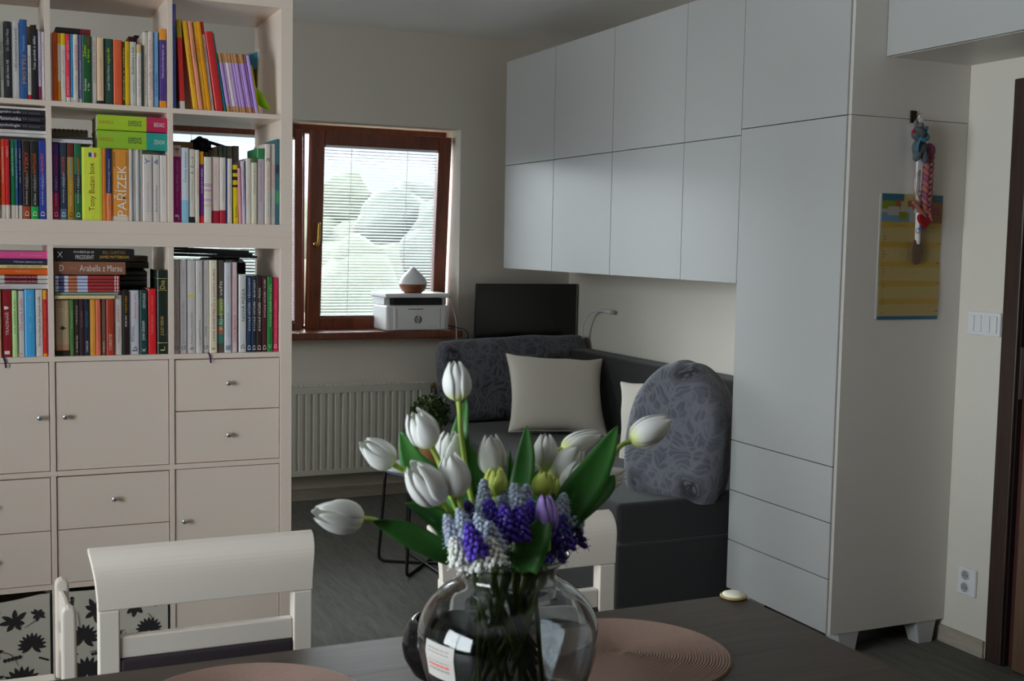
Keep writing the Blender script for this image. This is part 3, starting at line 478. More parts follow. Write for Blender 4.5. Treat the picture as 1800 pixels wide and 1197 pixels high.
('C1', 10, 15, 0.3989, 0.0183, 0.198, 0, (28, 22, 18), 'black book with yellow lettering', {'t': [('TRETÍ DEN', 0.65, 0.92, (190, 140, 20), 0.35, 0, 0), ('PETER MAY', 0.44, 0.62, (190, 185, 180), 0.3, 0, 0)]}),
('C1', 11, 15, 0.4189, 0.0294, 0.1991, 0, (160, 158, 166), 'pale lilac hardback with grey-blue lettering', {'t': [('Zavřete oči', 0.55, 0.95, (170, 100, 120), 0.25, 0.05, 0), ('PITAVAL', 0.2, 0.45, (80, 80, 110), 0.3, -0.15, 0), ('b', 0.05, 0.12, (50, 50, 70), 0.5, 0, 0)]}),
('C1', 12, 15, 0.4506, 0.0212, 0.1994, 0, (18, 50, 50), 'dark teal book with bold white capitals', {'t': [('JOHN GRISHAM', 0.22, 0.52, (220, 215, 210), 0.5, 0, 0), ('ODVOLÁNÍ', 0.72, 0.95, (200, 200, 195), 0.5, 0, 0), ('K', 0.05, 0.1, (220, 215, 210), 0.5, 0, 0)]}),
('C1', 13, 15, 0.4745, 0.0247, 0.2039, 0, (196, 32, 38), 'bright red hardback', {'t': [('TURNER CRAIG', 0.3, 0.6, (225, 130, 120), 0.28, 0, 0), ('modlitba', 0.65, 0.9, (225, 130, 120), 0.2, 0, 0)]}),
('C1', 14, 15, 0.5021, 0.0312, 0.262, 0, (20, 30, 26), 'tall blackish green leather volume with gold bands', {'b': [(0.9, 0.905, (150, 140, 70)), (0.76, 0.765, (150, 140, 70)), (0.13, 0.135, (170, 160, 90))], 't': [('JULES VERNE', 0.22, 0.45, (150, 120, 60), 0.4, 0, 0), ('Dva', 0.78, 0.88, (150, 140, 80), 0.5, 0, 0), ('L', 0.04, 0.09, (160, 150, 90), 0.4, 0, 0)]}),
('C2', 0, 16, 0.5505, 0.0193, 0.294, 0, (156, 150, 148), 'first tall pale grey textbook', {'t': [('TVORBA WEBOVÝCH STRÁNEK', 0.1, 0.56, (165, 120, 120), 0.45, 0, 0), ('příručka', 0.75, 0.92, (120, 115, 115), 0.3, 0, 0), ('G', 0.04, 0.08, (50, 50, 70), 0.6, 0, 0)]}),
('C2', 1, 16, 0.5711, 0.0208, 0.2945, 0, (156, 150, 152), 'second tall pale grey textbook', {'t': [('Sportovní léčba člověka', 0.1, 0.56, (120, 115, 125), 0.4, 0, 0), ('projekt', 0.75, 0.92, (120, 115, 125), 0.3, 0, 0), ('G', 0.04, 0.08, (50, 60, 110), 0.6, 0, 0)]}),
('C2', 2, 16, 0.5933, 0.0262, 0.2942, 0, (158, 152, 152), 'pale textbook with a yellow dash on the spine', {'b': [(0.6, 0.625, (165, 155, 60))], 't': [('Nauka o materiálu', 0.1, 0.44, (110, 105, 110), 0.24, 0, 0), ('b', 0.04, 0.07, (70, 60, 70), 0.5, 0, 0)]}),
('C2', 3, 16, 0.6211, 0.0203, 0.2939, 0, (158, 153, 153), 'tall pale textbook left of the script-titled one', {'t': [('angličtina', 0.08, 0.36, (70, 70, 75), 0.25, 0, 0), ('pro střední školy', 0.65, 0.88, (110, 110, 110), 0.2, 0, 0)]}),
('C2', 4, 16, 0.6427, 0.0186, 0.2944, 0, (156, 150, 150), 'tall grey-white textbook with bold lower word', {'t': [('Poklady', 0.18, 0.29, (40, 36, 40), 0.4, 0, 0), ('čtení pro radost', 0.32, 0.9, (120, 115, 115), 0.25, 0, 0), ('G', 0.04, 0.08, (50, 50, 60), 0.6, 0, 0)]}),
('C2', 5, 16, 0.6627, 0.0236, 0.2949, 0, (176, 168, 150), 'cream book with long red-brown title', {'t': [('1000 KOKTEJLŮ z celého světa', 0.13, 0.91, (140, 60, 50), 0.5, 0, 0), ('v', 0.03, 0.06, (90, 70, 60), 0.5, 0, 0)]}),
('C2', 6, 16, 0.6877, 0.0205, 0.2946, 0, (66, 60, 56), 'dark book with a colourful food photo and script title', {'b': [(0.4, 0.58, (96, 110, 50)), (0.1, 0.2, (46, 96, 86)), (0.2, 0.28, (130, 80, 55)), (0.3, 0.37, (60, 110, 90))], 't': [('Kluci umí vařit', 0.25, 0.78, (200, 195, 180), 0.5, 0, 0)]}),
('C2', 7, 16, 0.7099, 0.0209, 0.288, 0, (160, 160, 166), 'white book with pale green and pink lettering', {'t': [('RECEPTY Z MÉ', 0.18, 0.45, (110, 150, 145), 0.4, 0, 0), ('kuchyně', 0.55, 0.85, (190, 140, 150), 0.35, 0, 0), ('▦', 0.03, 0.08, (60, 80, 110), 0.7, 0, 0)]}),
('C2', 8, 16, 0.7322, 0.0181, 0.2884, 0, (176, 156, 160), 'pinkish white book with crimson lettering', {'t': [('Denisa Bartošová', 0.12, 0.42, (170, 40, 80), 0.45, 0, 0), ('Blízko rodného kraje', 0.46, 0.84, (180, 90, 110), 0.35, 0, 0)]}),
('C2', 9, 16, 0.7558, 0.0229, 0.2505, 0, (160, 160, 160), 'white cookbook with stencil black title', {'t': [('NOVÁ PIZZA', 0.4, 0.82, (34, 30, 34), 0.5, 0, 0), ('D', 0.05, 0.1, (70, 70, 74), 0.5, 0, 0)]}),
('C2', 10, 16, 0.7805, 0.0154, 0.2473, 0, (28, 48, 76), 'navy cookbook with long white capitals', {'t': [('RYCHLÉ VEČEŘE • TĚSTOVINY', 0.28, 0.97, (200, 200, 205), 0.55, 0, 0), ('D', 0.03, 0.09, (215, 215, 215), 0.6, 0, 0)]}),
('C2', 11, 16, 0.7969, 0.0143, 0.2457, 0, (28, 32, 46), 'black-blue cookbook with long white capitals', {'t': [('RYCHLÉ VEČEŘE • BURGERY', 0.28, 0.95, (185, 185, 190), 0.55, 0, 0), ('D', 0.03, 0.09, (215, 215, 215), 0.6, 0, 0)]}),
('C2', 12, 16, 0.8122, 0.0169, 0.2451, 0, (40, 24, 24), 'blackish brown cookbook with long white capitals', {'t': [('RYCHLÉ VEČEŘE • PIZZA', 0.28, 0.85, (210, 205, 200), 0.52, 0, 0), ('D', 0.03, 0.09, (215, 215, 215), 0.6, 0, 0)]}),
('C2', 13, 16, 0.8302, 0.0159, 0.2445, 0, (64, 28, 30), 'maroon cookbook with long white capitals', {'t': [('RYCHLÉ VEČEŘE • KUŘE', 0.46, 0.96, (190, 180, 175), 0.45, 0, 0), ('D', 0.03, 0.09, (215, 215, 215), 0.6, 0, 0)]}),
('C2', 14, 16, 0.8474, 0.0167, 0.2429, 0, (26, 100, 42), 'green cookbook with white capitals', {'t': [('RYCHLÉ VEČEŘE PRO DĚTI', 0.34, 0.9, (170, 205, 150), 0.45, 0, 0), ('C', 0.05, 0.1, (200, 220, 200), 0.5, 0, 0)]}),
('C2', 15, 16, 0.8655, 0.0167, 0.2405, 0, (160, 28, 72), 'raspberry pink book against the side panel', {'t': [('MODERNÍ ČESKÁ KUCHAŘKA', 0.1, 0.7, (225, 150, 110), 0.35, 0, 0), ('D', 0.05, 0.1, (220, 215, 215), 0.5, 0, 0)]})]
LYING = [
('A1', 0, 1, 0.2192, 0.3182, 2.0549, 2.0807, 0.06, (40, 34, 38), 'dark box lying on top of the upright books', [], {'end': (120, 40, 45)}),
('B0', 0, 6, 0.0343, 0.1845, 1.8229, 1.83, 0.0, (175, 172, 170), 'white booklet on top of the black manuals', [], {}),
('B0', 1, 6, 0.0343, 0.1845, 1.8049, 1.8226, 0.0, (30, 28, 34), 'upper black manual with white title', [('Digitální svět', 0.1, 0.55, (190, 188, 190), 0.5, 0, 0), ('33 otázek', 0.58, 0.9, (90, 90, 100), 0.35, 0, 0)], {}),
('B0', 2, 6, 0.0343, 0.1845, 1.7853, 1.8038, 0.0, (32, 26, 32), 'middle black manual with white title', [('Matematika', 0.14, 0.55, (190, 188, 190), 0.55, 0, 0), ('33 otázek', 0.58, 0.9, (90, 90, 100), 0.35, 0, 0)], {}),
('B0', 3, 6, 0.0343, 0.1845, 1.7648, 1.7842, 0.0, (32, 30, 34), 'lower black manual with white title', [('Psychologie', 0.12, 0.53, (190, 188, 190), 0.55, 0, 0), ('33 otázek', 0.58, 0.9, (90, 90, 100), 0.35, 0, 0)], {}),
('B0', 4, 6, 0.0343, 0.1845, 1.7534, 1.7636, 0.0, (170, 166, 164), 'upper white magazine below the black manuals', [('časopis', 0.2, 0.42, (190, 100, 90), 0.4, 0, 0)], {}),
('B0', 5, 6, 0.0343, 0.1845, 1.7426, 1.7524, 0.0, (165, 162, 162), 'lower white magazine below the black manuals', [('časopis', 0.7, 0.9, (90, 90, 100), 0.4, 0, 0)], {}),
('B1', 0, 5, 0.3296, 0.5342, 1.7772, 1.8218, 0.0, (134, 160, 38), 'upper lime green game box with a crimson end', [('EXPEDICE', 0.44, 0.63, (36, 54, 40), 0.36, 0, 0), ('KRESLI', 0.03, 0.22, (150, 80, 40), 0.22, 0, 0)], {'end': (150, 30, 64), 'etext': 'BREAKS'}),
('B1', 1, 5, 0.3296, 0.5342, 1.7219, 1.7752, 0.0, (118, 150, 40), 'lower lime green game box with a teal end', [('EXPEDICE', 0.44, 0.63, (36, 54, 40), 0.34, 0, 0), ('KRESLI', 0.03, 0.22, (150, 80, 40), 0.2, 0, 0)], {'end': (34, 120, 112), 'etext': 'ŽIDOVI'}),
('B1', 2, 5, 0.2032, 0.3173, 1.7444, 1.7524, 0.02, (40, 38, 42), 'black notebook on top of the white pads', [], {}),
('B1', 3, 5, 0.2032, 0.3149, 1.7376, 1.7439, 0.01, (172, 168, 170), 'white pad under the black notebook', [], {}),
('B1', 4, 5, 0.2032, 0.3165, 1.7318, 1.7373, 0.0, (168, 164, 168), 'lowest white pad in the pile', [], {}),
('C0', 0, 7, 0.0343, 0.1862, 1.3835, 1.4061, 0.0, (192, 70, 128), 'pink paperback at the top of the pile', [('Princezna', 0.5, 0.9, (225, 140, 180), 0.3, 0, 0)], {}),
('C0', 1, 7, 0.0343, 0.1862, 1.3664, 1.3825, 0.0, (30, 34, 54), 'navy paperback below the pink one', [('Průvodce stylem pro muže', 0.38, 0.9, (190, 190, 200), 0.45, 0, 0)], {}),
('C0', 2, 7, 0.0343, 0.1862, 1.355, 1.3655, 0.0, (180, 160, 108), 'sand coloured paperback with dark capitals', [('JEZERA NA ÚPATÍ', 0.25, 0.88, (60, 50, 40), 0.6, 0, 0)], {}),
('C0', 3, 7, 0.0343, 0.1862, 1.336, 1.354, 0.0, (206, 90, 30), 'orange paperback in the pile', [('MOJE CESTA', 0.4, 0.68, (225, 180, 150), 0.3, 0, 0)], {}),
('C0', 4, 7, 0.0343, 0.1862, 1.3229, 1.335, 0.0, (160, 154, 150), 'upper white booklet with maroon title block', [('Zlaté české pohádky do školy', 0.2, 0.8, (210, 190, 190), 0.5, 0, 0)], {'mid': (100, 30, 40)}),
('C0', 5, 7, 0.0343, 0.1862, 1.3104, 1.3219, 0.0, (156, 150, 148), 'lower white booklet with maroon title block', [('Zlaté české pohádky do školy', 0.2, 0.8, (210, 190, 190), 0.5, 0, 0)], {'mid': (90, 34, 40)}),
('C0', 6, 7, 0.0343, 0.1862, 1.2934, 1.3095, 0.0, (158, 156, 158), 'thick white paperback at the bottom of the pile', [('Na dně', 0.1, 0.3, (180, 110, 130), 0.4, 0, 0)], {}),
('C1', 0, 14, 0.2032, 0.4339, 1.3793, 1.4165, 0.0, (26, 23, 25), 'black hardback with white and gold capitals', [('POHŘEŠUJE SE', 0.24, 0.49, (175, 170, 165), 0.28, -0.22, 0), ('PREZIDENT', 0.26, 0.49, (195, 190, 185), 0.32, 0.2, 0), ('BILL CLINTON', 0.6, 0.88, (130, 100, 40), 0.26, -0.22, 0), ('JAMES PATTERSON', 0.56, 0.93, (190, 150, 60), 0.28, 0.2, 0), ('✕', 0.04, 0.1, (215, 210, 205), 0.5, 0, 0)], {}),
('C1', 1, 14, 0.2032, 0.4081, 1.338, 1.3767, 0.0, (112, 74, 56), 'brown hardback with white capitals', [('Arabella z Marsu', 0.35, 0.95, (205, 195, 190), 0.5, 0, 0), ('David D. Levine', 0.2, 0.31, (150, 110, 95), 0.2, 0, 0), ('D', 0.07, 0.13, (225, 220, 215), 0.5, 0, 0)], {}),
('C1', 2, 14, 0.2048, 0.3898, 1.3242, 1.334, 0.0, (132, 44, 46), 'first of five red magazines', [], {'art': 1}),
('C1', 3, 14, 0.2048, 0.3898, 1.3141, 1.3232, 0.0, (132, 44, 46), 'second of five red magazines', [], {'art': 1}),
('C1', 4, 14, 0.2048, 0.3898, 1.3039, 1.3131, 0.0, (132, 44, 46), 'third of five red magazines', [], {'art': 1}),
('C1', 5, 14, 0.2048, 0.3898, 1.2938, 1.3029, 0.0, (132, 44, 46), 'fourth of five red magazines', [], {'art': 1}),
('C1', 6, 14, 0.2048, 0.3898, 1.2843, 1.2928, 0.0, (132, 44, 46), 'fifth of five red magazines', [], {'art': 1}),
('C1', 7, 14, 0.2048, 0.3857, 1.276, 1.2833, 0.0, (110, 128, 116), 'thin green-grey magazine under the red ones', [], {}),
('C1', 8, 14, 0.2032, 0.3741, 1.2633, 1.2744, 0.0, (196, 172, 128), 'thin pale wooden board under the magazines', [], {'board': 1}),
('C1', 9, 14, 0.4006, 0.4943, 1.3756, 1.3942, 0.165, (92, 92, 88), 'upper grey magazine behind the brown hardback', [], {}),
('C1', 10, 14, 0.3973, 0.4977, 1.3533, 1.3745, 0.165, (86, 86, 82), 'lower grey magazine behind the brown hardback', [], {}),
('C1', 11, 14, 0.3956, 0.4775, 1.3341, 1.3475, 0.05, (24, 22, 22), 'first black magazine behind the red ones', [], {}),
('C1', 12, 14, 0.3939, 0.4775, 1.3186, 1.3329, 0.05, (22, 20, 22), 'second black magazine behind the red ones', [], {}),
('C1', 13, 14, 0.3939, 0.4775, 1.3015, 1.3175, 0.05, (24, 22, 22), 'third black magazine behind the red ones', [], {}),
('C2', 0, 3, 0.5512, 0.7903, 1.4092, 1.417, 0.02, (26, 24, 26), 'top black magazine in the loose pile', [], {'tilt': -2.2}),
('C2', 1, 3, 0.5512, 0.8049, 1.4006, 1.4093, 0.03, (24, 22, 24), 'second black magazine in the loose pile', [], {'tilt': -1.8}),
('C2', 2, 3, 0.5512, 0.8232, 1.392, 1.4, 0.05, (26, 24, 26), 'lowest black magazine in the loose pile', [], {'tilt': -1})]

# ------------------------------------------------------------------ bookcases (open shelving used as a room divider)
SX, SY, D, DV, OF, CL = .924, 3.785, .39, .0155, .0385, .335
cell_x1 = lambda i: SX-OF-i*(CL+DV)            # i counts from the right
def carcass(name, z0, rows, label):
    Wd = 2*OF+4*CL+3*DV; Ht = 2*OF+rows*CL+(rows-1)*DV
    t = thing(name, label, 'bookcase', (SX-Wd/2, SY+D/2, z0))
    xl = SX-Wd
    for a in (xl, SX-OF): obj('side_panel', bx(a, a+OF, SY, SY+D, z0+OF, z0+Ht-OF), SHELF, t, bevel=.0012)
    obj('bottom_panel', bx(xl, SX, SY, SY+D, z0, z0+OF), SHELF, t, bevel=.0012)
    obj('top_panel', bx(xl, SX, SY, SY+D, z0+Ht-OF, z0+Ht), SHELF, t, bevel=.0012)
    for r in range(1, rows):
        z = z0+OF+r*(CL+DV)-DV
        obj('shelf_board', bx(xl+OF, SX-OF, SY+.0005, SY+D-.0005, z, z+DV), SHELF, t, bevel=.0008)
    for i in range(1, 4):
        x = cell_x1(i)
        for r in range(rows):
            z = z0+OF+r*(CL+DV)
            obj('divider', bx(x, x+DV, SY+.0003, SY+D-.0003, z, z+CL), SHELF, t, bevel=.0006)
    return t
low = carcass('bookcase', 0, 4, 'white lower shelf unit with doors and drawers standing on the floor')
up = carcass('bookcase', 1.4635, 2, 'white upper shelf unit stacked on the lower one')
def knob(x, z, parent):
    bm = nb(); lathe(bm, [(0,0),(.005,0),(.004,.006),(.0075,.010),(.0085,.014),(.007,.017),(0,.018)], 20)
    bmesh.ops.rotate(bm, verts=bm.verts, matrix=Matrix.Rotation(PI/2, 3, 'X')); bmesh.ops.translate(bm, verts=bm.verts, vec=(x, SY+.004, z))
    obj('knob', bm, STEEL, parent, smooth=True)
def insert(i, r, kind, side=None, droop=0):
    x1 = cell_x1(i); x0 = x1-CL; z = OF+r*(CL+DV); g = .0022
    obj('insert_box', (lambda bm: (box(bm, x0+.001, x0+.012, SY+.022, SY+D-.02, z+.001, z+CL-.001), box(bm, x1-.012, x1-.001, SY+.022, SY+D-.02, z+.001, z+CL-.001),
        box(bm, x0+.012, x1-.012, SY+D-.03, SY+D-.02, z+.001, z+CL-.001), box(bm, x0+.012, x1-.012, SY+.022, SY+D-.03, z+CL-.012, z+CL-.001), box(bm, x0+.012, x1-.012, SY+.022, SY+D-.03, z+.001, z+.012), bm)[-1])(nb()), GAP if False else SHELF, low)
    if kind == 'door':
        d = obj('door', bx(x0+g, x1-g, SY+.004, SY+.019, z+g, z+CL-g), SHELF, low, bevel=.001)
        knob(x0+.028 if side == 'l' else x1-.028, z+CL*.5, d)
    else:
        h = CL/2
        for q in (0, 1):
            d = obj('drawer', bx(x0+g, x1-g, SY+.004, SY+.019, z+q*h+g*(1 if q == 0 else .6), z+(q+1)*h-(g*.6 if q == 0 else .004)), SHELF, low, bevel=.001)
            knob((x0+x1)/2, z+(q+.5)*h+.004, d)
insert(0, 2, 'drawers'); insert(1, 2, 'door', 'l'); insert(2, 2, 'door', 'r')
insert(0, 1, 'door', 'l'); insert(1, 1, 'drawers'); insert(2, 1, 'drawers'); insert(0, 0, 'door', 'l')
insert(3, 2, 'door', 'l'); insert(3, 1, 'door', 'l')

# fabric storage boxes with a dark floral print
FABRIC = M('ecru_cotton', (158,152,142), .95, bump=.4, bump_scale=800); INK = M('charcoal_ink', (44,42,44), .9, k=1.2)
BLACKT = M('black_binding', (20,20,22), .9, k=1.2)
def leafpoly(bm, c, ang, L, w, y, n=7):
    pts = []
    for k in range(n+1): t = k/n; pts.append((t*L, w*math.sin(PI*t)**.8))
    for k in range(n-1, 0, -1): t = k/n; pts.append((t*L, -w*math.sin(PI*t)**.8))
    ca, sa = math.cos(ang), math.sin(ang)
    bm.faces.new([bm.verts.new((c[0]+u*ca-v*sa, y, c[1]+u*sa+v*ca)) for u, v in pts])
def stem(bm, p, q, w, y, bend=.01):
    P = curve_pts([(p[0],y,p[1]), ((p[0]+q[0])/2+bend, y, (p[1]+q[1])/2+bend), (q[0],y,q[1])], 5)
    for a, b in zip(P[:-1], P[1:]):
        d = (b-a).normalized(); s = Vector((-d.z, 0, d.x))*w
        bm.faces.new([bm.verts.new(v) for v in (a-s, b-s, b+s, a+s)])
def floral(x0, x1, z0, z1, y, seed):
    bm = nb(); rnd = random.Random(seed); w = x1-x0; h = z1-z0
    yy = [y]
    def ny(): yy[0] -= .000012; return yy[0]
    motifs = [(.22,.2,.2,'p'),(.74,.22,.2,'p'),(.84,.58,.15,'p'),(.2,.56,.17,'p'),(.5,.5,.15,'l'),(.3,.8,.17,'l'),(.68,.8,.16,'l'),(.5,.22,.1,'l'),(.9,.86,.1,'l'),(.08,.4,.08,'l'),(.46,.7,.09,'b'),(.66,.42,.1,'b'),(.93,.38,.08,'b'),(.1,.9,.1,'b'),(.5,.9,.09,'b'),(.36,.38,.09,'b'),(.07,.7,.07,'b'),(.5,.06,.07,'b'),(.93,.1,.07,'b')]
    for mx_, mz_, s, kd in motifs:
        cx_, cz_ = x0+mx_*w+rnd.uniform(-.006,.006), z0+mz_*h+rnd.uniform(-.006,.006); S = s*w*.95
        S = min(S, (cx_-x0)*1.0, (x1-cx_)*1.0, (cz_-z0)*1.0+.0, (z1-cz_)*1.0)
        if S < .008: continue
        if kd == 'p':                                   # peony: fan of overlapping petals
            for ring in range(2):
                for k in range(11): leafpoly(bm, (cx_, cz_-S*.25), PI*(-.05+1.1*k/10), S*(.95-.38*ring), S*.13, ny())
            leafpoly(bm, (cx_, cz_-S*.2), -PI*.25, S*.8, S*.14, ny()); leafpoly(bm, (cx_, cz_-S*.2), -PI*.8, S*.8, S*.14, ny())
        elif kd == 'l':                                 # spray of serrated leaves
            a0 = rnd.uniform(0, PI*2)
            for k in range(7): leafpoly(bm, (cx_, cz_), a0+k*2*PI/7+rnd.uniform(-.25,.25), S*rnd.uniform(.6,.98), S*.15, ny())
        else:                                           # berries on a twig
            a0 = rnd.uniform(0, PI)
            for k in range(5):
                t = -1+k*.5; px_, pz_ = cx_+math.cos(a0)*t*S*.7, cz_+math.sin(a0)*t*S*.7
                leafpoly(bm, (px_-S*.2, pz_), 0, S*.42, S*.2, ny(), 8)
    for k in range(9):
        p = (x0+w*rnd.uniform(.08,.9), z0+h*rnd.uniform(.08,.9)); q = (min(x1-.01, max(x0+.01, p[0]+rnd.uniform(-.09,.09))), min(z1-.02, max(z0+.01, p[1]+rnd.uniform(-.08,.08))))
        stem(bm, p, q, .0009, ny(), rnd.uniform(-.008,.008))
    return bm
for i, lab in ((1,'floral fabric storage box under the middle bay, behind the dining chair'),(2,'floral fabric storage box under the left bay, top edge sagging')):
    x1 = cell_x1(i)-.004; x0 = x1-CL+.008; z = OF+.001; y0 = SY+.006; zt = z+.322
    t = thing('storage_box', lab, 'box', ((x0+x1)/2, SY+D/2, z))
    bm = nb(); n = 10; sag = .016 if i == 2 else .006
    F = []
    for k in range(n+1):
        u = k/n; zz = zt-sag*math.sin(PI*min(1, u*1.1))*(1 if i == 2 else .6)
        F.append((x0+(x1-x0)*u, zz))
    # front wall with a sagging top edge
    A = [bm.verts.new((u, y0, z)) for u, _ in F]; B = [bm.verts.new((u, y0, v)) for u, v in F]
    A2 = [bm.verts.new((u, y0+.006, z)) for u, _ in F]; B2 = [bm.verts.new((u, y0+.006, v)) for u, v in F]
    for k in range(n):
        bm.faces.new((A[k], A[k+1], B[k+1], B[k])); bm.faces.new((B[k], B[k+1], B2[k+1], B2[k])); bm.faces.new((A2[k+1], A2[k], B2[k], B2[k+1]))
    box(bm, x0, x0+.006, y0+.006, SY+D-.03, z, zt); box(bm, x1-.006, x1, y0+.006, SY+D-.03, z, zt)
    box(bm, x0+.006, x1-.006, SY+D-.036, SY+D-.03, z, zt); box(bm, x0+.006, x1-.006, y0+.006, SY+D-.036, z, z+.006)
    obj('box_body', bm, FABRIC, t)
    obj('edge_binding', bx(x1-.0035, x1+.0022, y0-.0012, y0+.008, z, zt), BLACKT, t)
    obj('edge_binding', bx(x0-.002, x0+.002, y0-.0012, y0+.008, z, zt), BLACKT, t)
    obj('floral_print', floral(x0+.006, x1-.006, z+.004, zt-sag-.004, y0-.0004, 5+i), INK, t)['kind'] = 'stuff'

# ------------------------------------------------------------------ books
BAY = {0: 'left', 1: 'middle', 2: 'right'}; ROW = {'A': 'top', 'B': 'second', 'C': 'third'}
ZF = {'A': 1.8525, 'B': 1.502, 'C': 1.09}
BAYX = {0: (-.1505,.1845), 1: (.2,.535), 2: (.5505,.8855)}
BACKS = {}
def book(name, w, h, dep, col, opts, label, loc, lean=0, group=None, lying=False, rot_extra=0):
    # local frame: spine faces -y, bottom-left-front corner at the origin, height along z
    mat = cm(col, .42)
    mats = [mat]; bands = opts.get('b', [])
    for b in bands: mats.append(cm(b[2], .42))
    cuts = sorted({0., h}|{b[0]*h for b in bands}|{b[1]*h for b in bands})
    th = min(.0022, w*.18); bm = nb()
    rs = min(.003, w*.2)
    for a, b_ in zip(cuts[:-1], cuts[1:]):
        if b_-a < 1e-5: continue
        mi = 0; mid = (a+b_)/2
        for q, bb in enumerate(bands):
            if bb[0]*h <= mid <= bb[1]*h: mi = q+1
        # C-shaped cover: gently rounded spine and two boards
        out = [(0,dep),(0,rs),(w*.12,rs*.3),(w*.5,0),(w*.88,rs*.3),(w,rs),(w,dep),(w-th,dep),(w-th,rs+.003),(th,rs+.003),(th,dep)]
        A = [bm.verts.new((u,v,a)) for u,v in out]; B = [bm.verts.new((u,v,b_)) for u,v in out]
        n = len(out)
        for i in range(n):
            f = bm.faces.new((A[i], A[(i+1)%n], B[(i+1)%n], B[i])); f.material_index = mi
        if a == cuts[0]:
            for q in ((0,1,9,10),(1,2,3,4,5,8,9),(5,6,7,8)): f = bm.faces.new([A[i] for i in q]); f.material_index = mi
        if b_ == cuts[-1]:
            for q in ((0,1,9,10),(1,2,3,4,5,8,9),(5,6,7,8)): f = bm.faces.new([B[i] for i in q][::-1]); f.material_index = mi
    o = obj(name, bm, mats); o.location = loc; o.rotation_euler = (0, lean, 0)
    tag(o, label, 'box' if 'box' in name else ('magazine' if name == 'magazine' else 'book'), group)
    bm = bx(th, w-th, rs+.0031, dep-.003, .002, h-.002)
    obj('pages', bm, PAGES, o, world=False)
    tx = [t for t in opts.get('t', []) if t[0]]
    if tx or opts.get('logo') or opts.get('face'):
        for s, lo, hi, c, sz, off, d in tx:
            bm = nb(); hh = w*sz if sz else .004
            U, V = ((0,0,1), (-1,0,0)) if d == 0 else ((0,0,-1), (1,0,0))
            add_text(bm, s, (w*.5+off*w, -.0003, (lo+hi)/2*h), U, V, (hi-lo)*h, hh)
            obj('title', bm, cm(c, .5), o, world=False)
    if opts.get('logo'):
        bm = nb(); 
        for q, (a, b_, m_) in enumerate(((.34,.5,0),(.5,.6,1),(.6,.7,2))): box(bm, w*a, w*b_, -.0006, .001, h*.87, h*.93, q)
        obj('emblem', bm, [cm((40,50,110)), cm((200,200,205)), cm((170,50,60))], o, world=False)
    if opts.get('face'):
        bm = nb(); zc = h*.93
        for k, (rx, rz, cx_, cz_, y_, mi) in enumerate(((.3,.36,.52,0,-.0005,0),(.3,.14,.52,.2,-.0008,1),(.05,.05,.42,.02,-.001,2),(.05,.05,.64,.02,-.001,2),(.1,.03,.53,-.17,-.001,3))):
            f = bm.faces.new([bm.verts.new((w*(cx_+rx*math.cos(a*PI/8)), y_, zc+w*(cz_+rz*math.sin(a*PI/8)))) for a in range(16)]); f.material_index = mi
        obj('cover_photo', bm, [cm((176,132,112)), cm((110,82,66)), cm((40,30,30)), cm((150,80,80))], o, world=False)
    return o
def dep_for(h, k): return min(.185, max(.13, h*.66))*(1+.04*math.sin(k*2.3))
for cell, i, n, x, w, h, ln, col, look, opts in BOOKS:
    r, b = cell[0], int(cell[1]); z = ZF[r]
    pos = '%s from right' % ord_(n-1-i) if b == 0 else '%s from left' % ord_(i)
    lab = '%s, %s, %s shelf %s bay' % (look, pos, ROW[r], BAY[b])
    lab = lab.replace(', first from left', ', leftmost').replace(', first from right', ', rightmost')
    if len(lab.split()) > 16: lab = lab.replace(' shelf ', ' ').replace(' bay', '')
    if len(lab.split()) > 16: print('LONG', lab)
    dep = dep_for(h, i+ord(r)); yi = SY+.014+.006*math.sin(i*1.7+b*2)**2
    th = math.atan(ln) if ln else 0
    nm = 'book_box' if opts.get('thick') else ('comic_book' if 'comic' in look else 'book')
    o = book(nm, w, h/(math.cos(th) if th else 1), dep, col, opts, lab, (x if ln >= 0 else x, yi, z+.0004), lean=th,
             group='upright books on the %s shelf, %s bay' % (ROW[r], BAY[b]))
    if th > 0: o.location.z += w*math.sin(th)
